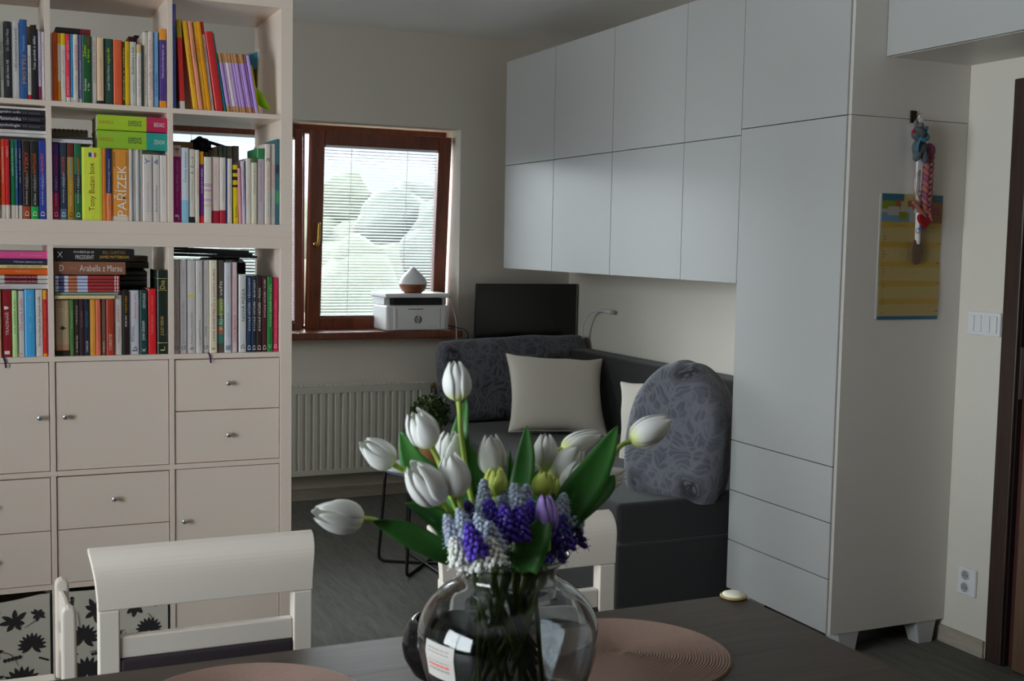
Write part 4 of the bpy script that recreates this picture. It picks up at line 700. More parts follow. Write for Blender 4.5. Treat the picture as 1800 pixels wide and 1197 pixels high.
for cell, i, n, x0, x1, z0, z1, dy, col, look, tx, o_ in LYING:
    r, b = cell[0], int(cell[1]); w = z1-z0; L = x1-x0; dep = .2 if b != 0 else .21
    if o_.get('board'): dep = .18
    if cell == 'C1' and i < 9: dep = .15
    if cell == 'C2': dep = .2
    opts = {'t': [(s, 1-hi, 1-lo, c, sz, off, 0) for s, lo, hi, c, sz, off, d in tx], 'b': []}
    if 'end' in o_: opts['b'] = [(0, .3, o_['end'])]
    if 'mid' in o_: opts['b'] = [(.2, .8, o_['mid'])]
    if 'art' in o_:
        opts['b'] = [(.95,1,(150,150,165)),(.86,.95,(60,60,90)),(.8,.86,(160,160,175)),(.66,.8,(150,90,70)),(.5,.66,(150,155,178)),(.02,.04,(190,170,165)),(.06,.08,(190,170,165))]
    if 'etext' in o_: opts['t'].append((o_['etext'], .04, .19, (205,195,195), .3, 0, 0))
    x0c = max(x0, BAYX[b][0]+.0006); L = x1-x0c
    # build upright then lay down: rotate so that its height runs along -x
    name = 'magazine' if ('magazine' in look or 'pad' in look) else ('game_box' if 'game' in look else ('wooden_board' if 'board' in o_ else ('storage_case' if 'dark box' in look else 'book')))
    for t_ in range(len(opts['t'])):
        s, lo, hi, c, sz, off, d = opts['t'][t_]; opts['t'][t_] = (s, lo, hi, c, sz, -off, 1)
    ob = book(name, w-.0003, L, dep, col, opts, '%s, %s shelf %s bay' % (look, ROW[r], BAY[b]), (0,0,0), group='lying pile on the %s shelf, %s bay' % (ROW[r], BAY[b]))
    ob.rotation_euler = (0, -PI/2+math.radians(-o_.get('tilt', 0)), 0)
    ob.location = (x1, SY+.012+dy+.004*math.sin(i*2.1), z0+.0001)
    if name in ('game_box','storage_case'): ob['category'] = 'box'
    if name == 'wooden_board': ob['category'] = 'board'
# second row of books seen over the front ones
def back_row(cell, items):
    r, b = cell[0], int(cell[1])
    for k, (xa, xb, zt, col, look) in enumerate(items):
        book('book', xb-xa, zt-ZF[r], .13, col, {}, look, (xa, SY+.225, ZF[r]+.0004), group='second row of books behind the front row')
back_row('A0', [(0.1432, 0.1531, 2.0981, (110,100,84), 'tan back-row book peeping above the left bay\'s short white book'),
 (0.1540, 0.1647, 2.1041, (84,56,48), 'brown back-row book rising behind the black one, top left'),
 (0.1655, 0.1713, 2.1052, (70,30,34), 'slim maroon back-row book beside the brown one, top left')])
back_row('A1', [(0.3790, 0.4106, 2.0623, (60,62,64), 'grey back-row book above the coral orange one'),
 (0.4122, 0.4423, 2.0761, (104,104,106), 'pale grey back-row book above the mustard one'),
 (0.4456, 0.4607, 2.0942, (92,24,44), 'maroon back-row book behind the tan-headed one'),
 (0.4640, 0.4775, 2.0995, (40,28,60), 'dark violet back-row book above the tall cream one'),
 (0.4792, 0.4960, 2.0999, (120,30,30), 'red back-row book above the tall white one'),
 (0.4977, 0.5113, 2.1154, (90,84,60), 'olive back-row book above the pale blue one')])
back_row('B2', [(0.6784, 0.6963, 1.7384, (84,74,66), 'taupe back-row book behind the second bay\'s white ones'),
 (0.6981, 0.7106, 1.7464, (112,108,100), 'first grey back-row book under the dark shawl'),
 (0.7115, 0.7268, 1.7563, (120,116,110), 'second grey back-row book under the dark shawl'),
 (0.7286, 0.7431, 1.7624, (110,122,118), 'third grey-green back-row book under the dark shawl'),
 (0.7449, 0.7558, 1.7615, (80,120,118), 'teal back-row book under the dark shawl'),
 (0.7576, 0.7757, 1.7624, (120,118,110), 'fourth grey back-row book under the dark shawl'),
 (0.7775, 0.7976, 1.7637, (114,112,106), 'fifth grey back-row book under the dark shawl')])
for nm_, cell_, xa_, xb_, zt_, lb_ in (('magazine_file', 'C1', 0.4006, 0.4977, 1.3507, 'black magazine file in the back row, behind the teal and red books'),
        ('magazine_file', 'C2', 0.6927, 0.8195, 1.3868, 'black magazine file in the back row, behind the cookbooks')):
    t = thing(nm_, lb_, 'magazine file', ((xa_+xb_)/2, SY+.3, 1.0903))
    h_ = zt_-1.0904
    bm = nb(); prism(bm, [(SY+.225,1.0904),(SY+.375,1.0904),(SY+.375,1.0904+h_),(SY+.30,1.0904+h_),(SY+.225,1.0904+h_-.012)], 'x', xa_, xb_); obj('file_body', bm, M('black_card', (24,23,26), .6, k=1.2), t, bevel=.001)
    n_ = 5
    for q in range(n_):
        a = xa_+.003+(xb_-xa_-.006)*q/n_; obj('magazine_edge', bx(a, a+(xb_-xa_-.006)/n_-.001, SY+.305, SY+.37, 1.0904+h_+.0002, 1.0904+h_+.003+.0025*(q%3)), cm(((40,42,44),(26,60,66),(52,46,44))[q%3]), t)
# brown box and dark bundle in the back row, right bay
cx0, cx1, cz = 0.5529, 0.6445, 1.7688
t = thing('cardboard_box', 'brown cardboard box behind the magenta book, second shelf right bay', 'box', ((cx0+cx1)/2, SY+.28, 1.5025))
bm = nb(); box(bm, cx0, cx1, SY+.22, SY+.36, 1.5025, cz-.03); obj('box_body', bm, M('cardboard', (112,98,72), .85), t, bevel=.001)
bm = nb(); box(bm, cx0-.0015, cx1+.0015, SY+.2185, SY+.3615, cz-.045, cz); obj('box_lid', bm, M('cardboard_lid', (118,102,76), .85), t, bevel=.002)
bm = nb(); sx_, sz_ = 0.6784, 1.7610
bmesh.ops.create_icosphere(bm, subdivisions=4, radius=1)
for v in bm.verts:
    nn = 1+.22*noise.noise(v.co*2.2)+.06*noise.noise(v.co*7)
    v.co = Vector((sx_+v.co.x*.034*nn, SY+.27+v.co.y*.045*nn, sz_+.001+v.co.z*.028*nn))
sh = thing('knitted_shawl', 'dark blue knitted bundle draped over the back row, second shelf right bay', 'shawl', (sx_, SY+.27, sz_))
obj('folded_bundle', bm, M('navy_wool', (24,26,36), .95, bump=.8, bump_scale=300), sh, smooth=True)
bm = nb(); tube(bm, curve_pts([(sx_+.015, SY+.262, sz_+.016), (sx_+.05, SY+.262, sz_+.008),(sx_+.085, SY+.262, sz_-.001),(sx_+.125, SY+.262, sz_-.003)], 6), .0055, 8)
obj('trailing_end', bm, M('navy_wool', (24,26,36)), sh, smooth=True)
# spiral pad in the middle bay, standing behind the pile
px0, px1, pz1 = 0.2032, 0.3214, 1.7911
t = thing('spiral_calendar', 'white wire-bound pad standing behind the notebooks, second shelf middle bay', 'calendar', ((px0+px1)/2, SY+.25, 1.5025))
obj('paper_block', bx(px0, px1, SY+.245, SY+.252, 1.5025, pz1), M('white_paper', (150,150,148), .8), t)
for k in range(9):
    bm = nb(); xx = px0+.006+k*(px1-px0-.012)/8
    pts = [(xx, SY+.2485+.0058*math.cos(a*PI/6), pz1-.004+.0058*math.sin(a*PI/6)) for a in range(13)]
    tube(bm, pts, .0011, 6, cap=False); obj('wire_loop', bm, BLACKM, t, smooth=True)
# green curved plush and picture card on the top shelf, right bay
bm = nb(); P = [Vector((0.8104,0,1.9401)), Vector((0.8232,0,1.9141)), Vector((0.8416,0,1.8885)), Vector((0.8637,0,1.8738))]
cp = curve_pts([(p.x, SY+.05, p.z) for p in P], 6); R_ = [.006,.0105,.0145,.018,.021,.0235,.025,.026,.0265,.026,.025,.0235,.0215,.0195,.017,.0145,.0115,.008,.004]
rings = []
for k, p in enumerate(cp):
    d = (cp[min(k+1,len(cp)-1)]-cp[max(k-1,0)]).normalized(); s = d.cross(Vector((0,1,0))).normalized(); rr = R_[min(k, len(R_)-1)]*.62
    rings.append([bm.verts.new((p+(s*math.cos(a*PI/6)+Vector((0,1,0))*math.sin(a*PI/6))*rr)) for a in range(12)])
for A, B in zip(rings[:-1], rings[1:]):
    for k in range(12): bm.faces.new((A[k], A[(k+1)%12], B[(k+1)%12], B[k]))
bm.faces.new(rings[0]); bm.faces.new(rings[-1])
zmin = min(v.co.z for v in bm.verts); bmesh.ops.translate(bm, verts=bm.verts, vec=(0,0,max(0, 1.8528-zmin)))
t = thing('plush_tail', 'bright green curved plush toy tail resting at the right end of the top shelf', 'toy', (P[2].x, SY+.05, 1.8525))
obj('tail_body', bm, M('green_plush', (98,140,14), .9, k=2.2, bump=.6, bump_scale=400), t, smooth=True)
bm = nb(); tube(bm, [(cp[0].x-.012, SY+.05, cp[0].z+.004+max(0,1.8528-zmin)), (cp[0].x+.002, SY+.05, cp[0].z+max(0,1.8528-zmin))], .005, 8); obj('tail_tip', bm, M('brown_felt', (50,30,24), .9), t)
xa, xb = 0.7830, 0.8269; za, zb = 1.9396, 2.0662
t = thing('picture_card', 'tall picture card with teal top leaning behind the plush tail', 'card', (xb, SY+.12, 1.8525))
bm = nb(); y_a, y_b = SY+.08, SY+.17
V = [(xa,y_b,1.853),(xb,y_a,1.853),(xb+.006,y_a,zb),(xa,y_b,zb-.02)]
A = [bm.verts.new(v) for v in V]; B = [bm.verts.new((v[0]+.002, v[1]+.002, v[2])) for v in V]
bm.faces.new(A); bm.faces.new(B[::-1])
for k in range(4): bm.faces.new((A[k], B[k], B[(k+1)%4], A[(k+1)%4]))
obj('card_board', bm, M('card_white', (150,150,145), .7), t)
bm = nb()
def onc(u, v): # point on the card face
    p = Vector(V[0])*(1-u)*(1-v)+Vector(V[1])*u*(1-v)+Vector(V[2])*u*v+Vector(V[3])*(1-u)*v; return p+Vector((-.0006,-.0006,0))
for mi, (u0,u1,v0,v1) in enumerate(((.06,.94,.72,.97),(.06,.94,.03,.72),(.2,.45,.3,.8),(.55,.85,.2,.7))):
    f = bm.faces.new([bm.verts.new(onc(u,v)+Vector((-.0001*mi,-.0001*mi,0))) for u, v in ((u0,v0),(u1,v0),(u1,v1),(u0,v1))]); f.material_index = mi
obj('printed_picture', bm, [cm((50,110,130)), cm((56,44,44)), cm((110,90,70)), cm((66,52,60))], t)
# ribbon markers hanging over the shelf front
for k, (xx, zc, lab) in enumerate(((-.02+0.0789, 1.09, 'thin purple ribbon hanging below the dark red hardback'), (0.6570, 1.09, 'thin purple ribbon hanging below the grey textbooks'))):
    bm = nb(); pts = curve_pts([(xx, SY+.02, 1.0912),(xx, SY-.001, 1.0912),(xx+.004, SY-.003, 1.078),(xx+.006, SY-.0025, 1.06)], 4)
    A = [bm.verts.new(p+Vector((-.003,0,0))) for p in pts]; B = [bm.verts.new(p+Vector((.003,0,0))) for p in pts]
    for q in range(len(pts)-1): bm.faces.new((A[q], A[q+1], B[q+1], B[q]))
    o = obj('bookmark_ribbon', bm, M('purple_ribbon', (50,24,60), .5)); tag(o, lab, 'ribbon', 'ribbon bookmarks')

# ------------------------------------------------------------------ wall of cabinets on the right
CX, CY = 2.73, 3.255
Zt1, Zd = 1.9185, (.6892, .4878, .2847, .0853)
Zu0, Zu1, Zu2 = 1.3135, 1.895, 2.477
Yt = CY+.634; FT = .019; g = .0016
def unit(name, label, y0, y1, z0, z1, fronts, x_back, group=None, side=CABSIDE, xf=CX):
    t = thing(name, label, 'cabinet', ((xf+x_back)/2, (y0+y1)/2, z0), 0, group)
    bm = nb(); e = .0004
    xs = xf+FT+.003
    box(bm, xs, x_back, y0+e, y0+.018, z0+e, z1-e); box(bm, xs, x_back, y1-.018, y1-e, z0+e, z1-e)
    box(bm, xs, x_back, y0+.018, y1-.018, z0+e, z0+.018); box(bm, xs, x_back, y0+.018, y1-.018, z1-.018, z1-e)
    box(bm, x_back-.01, x_back, y0+.018, y1-.018, z0+.018, z1-.018)
    obj('cabinet_body', bm, side, t)
    for kd, a, b in fronts:
        obj(kd, bx(xf, xf+FT, y0+g, y1-g, a+g, b-g), CAB, t, bevel=.0012)
    return t
tall = unit('tall_cabinet', 'tall white cabinet with one long door above three drawers', CY+.016, Yt, Zd[3], Zt1,
     [('door', Zd[0], Zt1), ('drawer', Zd[1], Zd[0]), ('drawer', Zd[2], Zd[1]), ('drawer', Zd[3], Zd[2])], X1-.004)
topu = unit('top_cabinet', 'white cabinet stacked on the tall cabinet, reaching the ceiling gap', CY+.016, Yt, Zt1+.0002, 2.55, [('door', Zt1, 2.55)], X1-.004)
obj('cover_panel', bx(CX+.006, X1-.001, CY, CY+.0155, .0853, Zt1-.0008), CABSIDE, tall, bevel=.001)
obj('cover_panel', bx(CX+.006, X1-.001, CY, CY+.0155, Zt1+.001, 2.55), CABSIDE, topu, bevel=.001)
for lx, ly in ((CX+.045, CY+.004), (X1-.13, CY+.004), (CX+.045, Yt-.09), (X1-.13, Yt-.09)):
    bm = nb(); w0, w1 = .095, .062
    a = [bm.verts.new(p) for p in ((lx,ly,.0852),(lx+w0,ly,.0852),(lx+w0,ly+.08,.0852),(lx,ly+.08,.0852))]
    b = [bm.verts.new(p) for p in ((lx+.018,ly+.002,0),(lx+.018+w1,ly+.002,0),(lx+.018+w1,ly+.058,0),(lx+.018,ly+.058,0))]
    bm.faces.new(a); bm.faces.new(b[::-1])
    for k in range(4): bm.faces.new((a[k], b[k], b[(k+1)%4], a[(k+1)%4]))
    obj('leg', bm, CAB, tall, bevel=.002)
ys = [Yt+.0004, Yt+.413, Yt+.413+.624, Yt+.413+1.248, Yt+.413+1.872]
nm = ['narrow white wall cabinet next to the tall cabinet', 'white wall cabinet second from the tall cabinet', 'white wall cabinet third from the tall cabinet', 'white wall cabinet nearest the window']
for k in range(4):
    unit('wall_cabinet', nm[k]+', lower row', ys[k]+.0002, ys[k+1]-.0002, Zu0, Zu1, [('door', Zu0, Zu1)], X1-.004, 'wall cabinets above the sofa')
    unit('wall_cabinet', nm[k]+', upper row', ys[k]+.0002, ys[k+1]-.0002, Zu1+.0002, Zu2, [('door', Zu1, Zu2)], X1-.004, 'wall cabinets above the sofa')
# cupboard hanging over the door, beyond the tall cabinet
yo = [CY-.0004, CY-.80, CY-1.6]
for k in range(2):
    unit('overdoor_cabinet', ('white cupboard hanging above the light switches, side against the tall cabinet', 'white cupboard above the dark door, nearest the camera')[k],
     yo[k+1]+.0002, yo[k]-.0002, 2.125, 2.60, [('door', 2.125, 2.60)], X1-.002, 'cupboards over the door', xf=2.877)

# ------------------------------------------------------------------ things on the cabinet side: hook, calendar, spoon, toys
PY = CY-.0004
def W3(x, z, dy=0): return (x, PY-dy, z)
hk = thing('wall_hook', 'small square dark metal hook on the tall cabinet side', 'hook', (3.01, PY-.01, 1.93))
obj('hook_plate', bx(2.994, 3.022, PY-.006, PY-.0002, 1.905, 1.948), M('dark_bronze', (44,30,28), .35, metal=.6, k=1.2), hk, bevel=.002)
bm = nb(); tube(bm, [(3.008, PY-.003, 1.922), (3.008, PY-.022, 1.918), (3.008, PY-.032, 1.922), (3.008, PY-.034, 1.934)], .0032, 8); obj('hook_arm', bm, STEEL, hk, smooth=True)
ca = thing('wall_calendar', 'yellow family wall calendar with striped weeks hanging on the cabinet side', 'calendar', (3.02, PY-.004, 1.21))
x0, x1, z0, z1 = 2.880, 3.160, 1.211, 1.655
YEL = M('calendar_yellow', (146,128,82), .7, k=1.3, noise_amt=.06, noise_scale=60); YEL2 = M('calendar_gold', (146,118,44), .6, k=1.3); 
obj('under_page', bx(x0-.004, x1-.002, PY-.0022, PY-.0004, z0+.004, z1-.002), M('white_paper', (150,150,148), .8), ca)
bm = nb(); n = 12
for k in range(n):      # gently waved front page
    f = lambda t: .0055+.0022*math.sin(t*9)
    a, b = k/n, (k+1)/n; za, zb = z0+(z1-z0)*a, z0+(z1-z0)*b
    v = [bm.verts.new(p) for p in ((x0,PY-f(a),za),(x1,PY-f(a)*.8,za),(x1,PY-f(b)*.8,zb),(x0,PY-f(b),zb))]; bm.faces.new(v)
obj('front_page', bm, YEL, ca, smooth=True)
def patch(bm, u0, u1, v0, v1, mi, off=.0003):
    n = 4
    for k in range(n):
        a, b = v0+(v1-v0)*k/n, v0+(v1-v0)*(k+1)/n
        f = lambda t, s: (.0055+.0022*math.sin(t*9))*s+off
        P = [(x0+(x1-x0)*u, PY-f(v, 1-.2*u), z0+(z1-z0)*v) for u, v in ((u0,a),(u1,a),(u1,b),(u0,b))]
        fc = bm.faces.new([bm.verts.new(p) for p in P]); fc.material_index = mi
bm = nb(); cols = [(26,66,88),(122,98,38),(66,92,112),(82,88,22),(96,58,36),(112,108,100),(104,34,40),(24,66,80),(92,58,18)]
patch(bm, 0, 1, 0, .028, 0)                                                        # blue footer
for v in (.125,.265,.42,.575,.735): patch(bm, 0, 1, v, v+.045, 1)
patch(bm, 0, .6, .765, .9, 5); patch(bm, 0, .45, .78, .85, 2, .0005); patch(bm, .1, .28, .83, .9, 5, .0007); patch(bm, .28,.42,.8,.86,3,.0006)
patch(bm, 0, .3, .88, .955, 3, .0004); patch(bm, 0, .35, .945, 1, 7, .0006); patch(bm, .5, .62, .88, .96, 6, .0006); patch(bm, .22,.3,.9,.955,4,.0008)
patch(bm, .62, 1, .775, .945, 8, .0004); patch(bm, .8, .95, .84, .9, 6, .0006); patch(bm, .68, .8, .8, .88, 4, .0006); patch(bm, .62, 1, .945, 1, 7, .0006); patch(bm, .42,.5,.9,.95,4,.0005)
obj('printed_page_pattern', bm, [cm(c) for c in cols], ca)
bm = nb()
for r in range(30):
    v = .05+r*.0235
    if any(a-.005 < v < a+.05 for a in (.125,.265,.42,.575,.735)): pass
    patch(bm, .05, .055+.05*(.5+.5*math.sin(r*5.1)), v, v+.0045, 0, .0007)
for k in range(16): u, v = .2+.75*((k*.37)%1), .07+.68*((k*.61)%1); patch(bm, u, u+.008, v, v+.006, 0, .0007)
for v in (.07,.3,.46,.62): patch(bm, .94, 1, v-.008, v-.002, 0, .0007)
obj('small_print', bm, cm((70,60,50)), ca)
# wooden spoon with a wrapped white handle
sp = thing('wooden_spoon', 'wooden spoon with white handle hanging in front of the calendar', 'spoon', (3.03, PY-.03, 1.41))
bm = nb(); bmesh.ops.create_uvsphere(bm, u_segments=20, v_segments=12, radius=1)
bmesh.ops.transform(bm, matrix=Matrix.Translation((3.036, PY-.018, 1.452))@Matrix.Diagonal((.030,.008,.046,1)), verts=bm.verts)
obj('spoon_bowl', bm, M('dark_beech', (84,64,48), .6, noise_amt=.15, noise_scale=60, k=1.4), sp, smooth=True)
bm = nb(); tube(bm, curve_pts([(3.038,PY-.018,1.48),(3.036,PY-.019,1.56),(3.028,PY-.02,1.72),(3.016,PY-.024,1.9)], 6), .0095, 8); obj('spoon_handle', bm, M('white_wrap', (160,158,160), .7), sp, smooth=True)
# lanyard ribbon with dark lettering
la = thing('lanyard', 'white lettered lanyard ribbon hanging from the hook', 'lanyard', (3.01, PY-.03, 1.9))
bm = nb(); P = curve_pts([(3.008,PY-.033,1.925),(3.018,PY-.034,1.89),(3.024,PY-.031,1.83),(3.024,PY-.031,1.74),(3.020,PY-.031,1.64),(3.016,PY-.031,1.59)], 5)
A = [bm.verts.new(p+Vector((-.011,0,0))) for p in P]; B = [bm.verts.new(p+Vector((.011,0,0))) for p in P]
for q in range(len(P)-1): bm.faces.new((A[q], A[q+1], B[q+1], B[q]))
o = obj('ribbon', bm, M('white_ribbon', (170,168,172), .6), la)
bm = nb(); add_text(bm, 'maminka', (3.021,PY-.0318,1.70), (0,0,1), (-1,0,0), .075, .008); add_text(bm, 'A 5', (3.026,PY-.0318,1.655), (0,0,1), (-1,0,0), .03, .008); add_text(bm, 'ID', (3.024,PY-.0318,1.80), (0,0,1), (-1,0,0), .02, .009)
obj('lettering', bm, cm((46,42,80)), la)
bm = nb(); tube(bm, curve_pts([(3.012,PY-.034,1.74),(2.998,PY-.036,1.70),(3.004,PY-.036,1.66),(3.03,PY-.034,1.62)], 6), .0018, 6); obj('cord_loop', bm, M('ivory_cord', (170,150,130), .8), la, smooth=True)
# knitted grey toy
YARN = M('grey_yarn', (74,80,86), .95, k=1.4, bump=1, bump_scale=260, noise_amt=.25, noise_scale=120)
ty = thing('knitted_toy', 'small grey knitted animal toy with blue scarf and red nose on the hook', 'toy', (3.0, PY-.05, 1.83))
def ell(bm, c, r, rot=(0,0,0), n=2):
    b = bmesh.new(); bmesh.ops.create_icosphere(b, subdivisions=n, radius=1)
    mt = Matrix.Translation(c)@Euler(rot).to_matrix().to_4x4()@Matrix.Diagonal((*r,1))
    vm = {v: bm.verts.new(mt@v.co) for v in b.verts}
    for f in b.faces: bm.faces.new([vm[v] for v in f.verts])
    b.free()
bm = nb(); ell(bm, (2.998,PY-.05,1.812), (.030,.022,.036)); ell(bm, (2.986,PY-.055,1.862), (.027,.024,.026)); ell(bm, (2.972,PY-.062,1.858), (.022,.014,.014),(0,.3,0))
ell(bm, (2.982,PY-.06,1.79), (.016,.014,.028),(0,.5,0)); ell(bm, (3.012,PY-.06,1.785), (.014,.013,.026),(0,-.3,0)); obj('toy_body', bm, YARN, ty, smooth=True)
bm = nb(); ell(bm, (2.999,PY-.052,1.887), (.013,.006,.018),(0,.3,0)); ell(bm, (2.985,PY-.045,1.895), (.012,.006,.017),(0,-.5,0)); obj('ear', bm, M('grey_felt', (84,82,84), .9), ty, smooth=True)
bm = nb(); ell(bm, (2.9555,PY-.064,1.866), (.0075,.007,.0075)); obj('nose', bm, M('red_wool', (150,14,28), .9, k=1.4), ty, smooth=True)
bm = nb(); tube(bm, curve_pts([(2.975,PY-.072,1.845),(2.995,PY-.076,1.84),(3.015,PY-.07,1.85),(3.02,PY-.05,1.87),(3.012,PY-.065,1.885)], 5), .007, 8); tube(bm, curve_pts([(2.978,PY-.073,1.842),(2.968,PY-.074,1.82),(2.972,PY-.07,1.80)], 5), .005, 8); obj('scarf', bm, M('light_blue_yarn', (56,104,122), .9, k=1.3, bump=.8, bump_scale=300), ty, smooth=True)
# pink braid
br = thing('yarn_braid', 'pink and purple crocheted braid hanging beside the lanyard', 'braid', (3.06, PY-.035, 1.7))
PK = [M('pink_yarn', (150,86,92), .95, k=1.2, bump=.8, bump_scale=300), M('mauve_yarn', (132,74,100), .95, k=1.1, bump=.8, bump_scale=300), M('salmon_yarn', (150,92,80), .95, k=1.2, bump=.8, bump_scale=300)]
for s in range(3):
    bm = nb(); pts = []
    for k in range(40):
        t = k/39; ph = s*2*PI/3+t*22
        pts.append((3.058+.013*math.cos(ph)-.004*t, PY-.034-.008*math.sin(ph*2), 1.79-.215*t))
    tube(bm, pts, .0085, 7); obj('strand', bm, PK[s], br, smooth=True)
bm = nb(); ell(bm, (3.056,PY-.036,1.81), (.026,.018,.026)); obj('braid_cap', bm, PK[1], br, smooth=True)
bm = nb(); tube(bm, curve_pts([(3.05,PY-.04,1.575),(3.02,PY-.042,1.60),(3.0,PY-.04,1.622),(2.99,PY-.04,1.628)], 6), .008, 7); tube(bm, curve_pts([(3.03,PY-.04,1.60),(3.06,PY-.045,1.59),(3.075,PY-.04,1.56)], 6), .007, 7); obj('braid_tail', bm, PK[2], br, smooth=True)
bm = nb(); tube(bm, curve_pts([(3.074,PY-.03,1.76),(3.084,PY-.032,1.70),(3.082,PY-.032,1.64),(3.074,PY-.03,1.61)], 6), .0018, 6); obj('loose_thread', bm, M('ivory_cord', (170,150,130), .8), br, smooth=True)
rd = thing('red_felt_heart', 'small red felt heart hanging over the calendar picture', 'ornament', (3.04, PY-.03, 1.56))
bm = nb(); pts = []
for k in range(28):
    t = 2*PI*k/28; pts.append((3.048+.0019*16*math.sin(t)**3, 1.565+.0019*(13*math.cos(t)-5*math.cos(2*t)-2*math.cos(3*t)-math.cos(4*t))))
prism(bm, pts, 'y', PY-.046, PY-.032); obj('heart', bm, M('red_felt', (130,12,18), .9, k=1.2), rd, bevel=.003)
kr = thing('beaded_key_ring', 'tiny blue bead key ring on the spoon handle', 'key ring', (3.036, PY-.03, 1.53))
bm = nb(); ell(bm, (3.038,PY-.034,1.534), (.011,.006,.009)); obj('bead', bm, M('blue_bead', (40,60,110), .3), kr, smooth=True)
bm = nb(); tube(bm, [(3.024+.009*math.cos(a*PI/6), PY-.034, 1.527+.009*math.sin(a*PI/6)) for a in range(13)], .0013, 6, cap=False); obj('ring', bm, M('brass', (150,120,60), .25, metal=1), kr, smooth=True)

# ------------------------------------------------------------------ switches, socket, door
def rbox_x(bm, xf, depth, y0, y1, z0, z1): box(bm, xf-depth, xf, y0, y1, z0, z1)
sw = thing('light_switch', 'white double rocker light switch on the wall beside the door', 'switch', (X1, 3.13, 1.2))
bm = nb(); rbox_x(bm, X1-.0002, .010, 3.053, 3.206, 1.158, 1.244); obj('switch_frame', bm, WHITEP, sw, bevel=.006, seg=3)
for y in (3.064, 3.136): 
    bm = nb(); rbox_x(bm, X1-.0102, .006, y, y+.060, 1.171, 1.231); obj('rocker', bm, WHITEP, sw, bevel=.002)
    bm = nb(); rbox_x(bm, X1-.0162, .0006, y+.029, y+.0302, 1.173, 1.229); obj('rocker_seam', bm, GAP, sw)
so = thing('wall_socket', 'white double wall socket low beside the tall cabinet leg', 'socket', (X1, 3.15, .255))
bm = nb(); rbox_x(bm, X1-.0002, .012, 3.103, 3.191, .205, .308); obj('socket_plate', bm, WHITEP, so, bevel=.008, seg=3)
for zc in (.281, .235):
    for nm_, r0, r1, mt in (('socket_rim', .0205, .0175, WHITEP), ('socket_recess', .0172, 0, M('socket_grey', (120,120,122), .5))):
        bm = nb()
        lathe(bm, [(r0,0),(r0,.0032),(r1,.0032),(r1,0)] if r1 else [(0,.0008),(r0,.0008),(r0,0),(0,0)], 24, close=bool(r1))
        bmesh.ops.rotate(bm, verts=bm.verts, matrix=Matrix.Rotation(-PI/2, 3, 'Y')); bmesh.ops.translate(bm, verts=bm.verts, vec=(X1-.0124, 3.15, zc)); obj(nm_, bm, mt, so, smooth=False)
    bm = nb()
    for dy_ in (-.0075, .0075): ell(bm, (X1-.0135, 3.15+dy_, zc-.002), (.0012,.0028,.0028), n=1)
    obj('pin_hole', bm, BLACKM, so)
    bm = nb(); ell(bm, (X1-.0150, 3.15, zc+.009), (.004,.0026,.0026), n=1); obj('earth_pin', bm, STEEL, so)
dr = sempty('door_1', (3.27, 2.6, 0))
obj('casing', bx(X1-.014, X1, 2.972, 3.042, 0, 2.052), DARKWOOD, dr, bevel=.004)
obj('casing', bx(X1-.014, X1, 2.06, 2.13, 0, 2.052), DARKWOOD, dr, bevel=.004)
obj('casing', bx(X1-.014, X1, 2.13, 2.972, 1.98, 2.052), DARKWOOD, dr, bevel=.004)
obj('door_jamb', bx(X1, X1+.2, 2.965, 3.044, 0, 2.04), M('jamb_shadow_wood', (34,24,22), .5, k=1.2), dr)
obj('door_stop', bx(X1+.02, X1+.05, 2.945, 2.965, 0, 2.03), M('rubber_seal_brown', (70,34,30), .6, k=1.2), dr)
obj('door_leaf', bx(X1-.02, X1+.02, 2.10, 2.915, .008, 1.975), MIDWOOD, dr, bevel=.002)
struct('leak_stop_panel', bx(X1+.2, X1+.25, 1.9, 3.2, -.1, 2.2), M('leak_stop_brown', (60,50,44), .9, k=1))  # added panel behind the door opening, keeps sky light from leaking in
obj('strike_plate', bx(X1+.0002, X1+.016, 2.9625, 2.9648, .95, 1.13), STEEL, dr)

# ------------------------------------------------------------------ radiator
rt = thing('radiator', 'white ribbed panel radiator under the window', 'radiator', (1.5, 6.33, .15))
rx0, rx1, rz0, rz1, ry = .62, 2.352, .152, .655, 6.318
RADM = M('radiator_enamel', (158,156,148), .35)
bm = nb(); pts = []; pitch = .0415; x = rx0+.03
pts.append((rx0+.004, ry))
while x+pitch < rx1-.02:
    pts += [(x, ry), (x+.006, ry+.009), (x+.014, ry+.009), (x+.020, ry)]; x += pitch
pts.append((rx1-.004, ry)); 
A = [bm.verts.new((u, v, rz0+.03)) for u, v in pts]; B = [bm.verts.new((u, v, rz1-.045)) for u, v in pts]
for k in range(len(pts)-1): bm.faces.new((A[k], A[k+1], B[k+1], B[k]))
obj('ribbed_front', bm, RADM, rt)
bm = nb(); box(bm, rx0, rx1, ry-.001, ry+.006, rz1-.046, rz1-.008); box(bm, rx0, rx1, ry-.001, ry+.006, rz0, rz0+.031); box(bm, rx0, rx0+.004, ry, ry+.062, rz0, rz1-.008); box(bm, rx1-.004, rx1, ry, ry+.062, rz0, rz1-.008)
box(bm, rx0, rx1, ry+.05, ry+.058, rz0, rz1-.01); obj('outer_panel', bm, RADM, rt, bevel=.002)
bm = nb(); n = 60
box(bm, rx0, rx1, ry-.002, ry+.064, rz1-.008, rz1-.004)
for k in range(n): 
    xx = rx0+.02+(rx1-rx0-.04)*k/n; box(bm, xx, xx+.012, ry+.008, ry+.054, rz1-.004, rz1)
obj('top_grille', bm, RADM, rt)
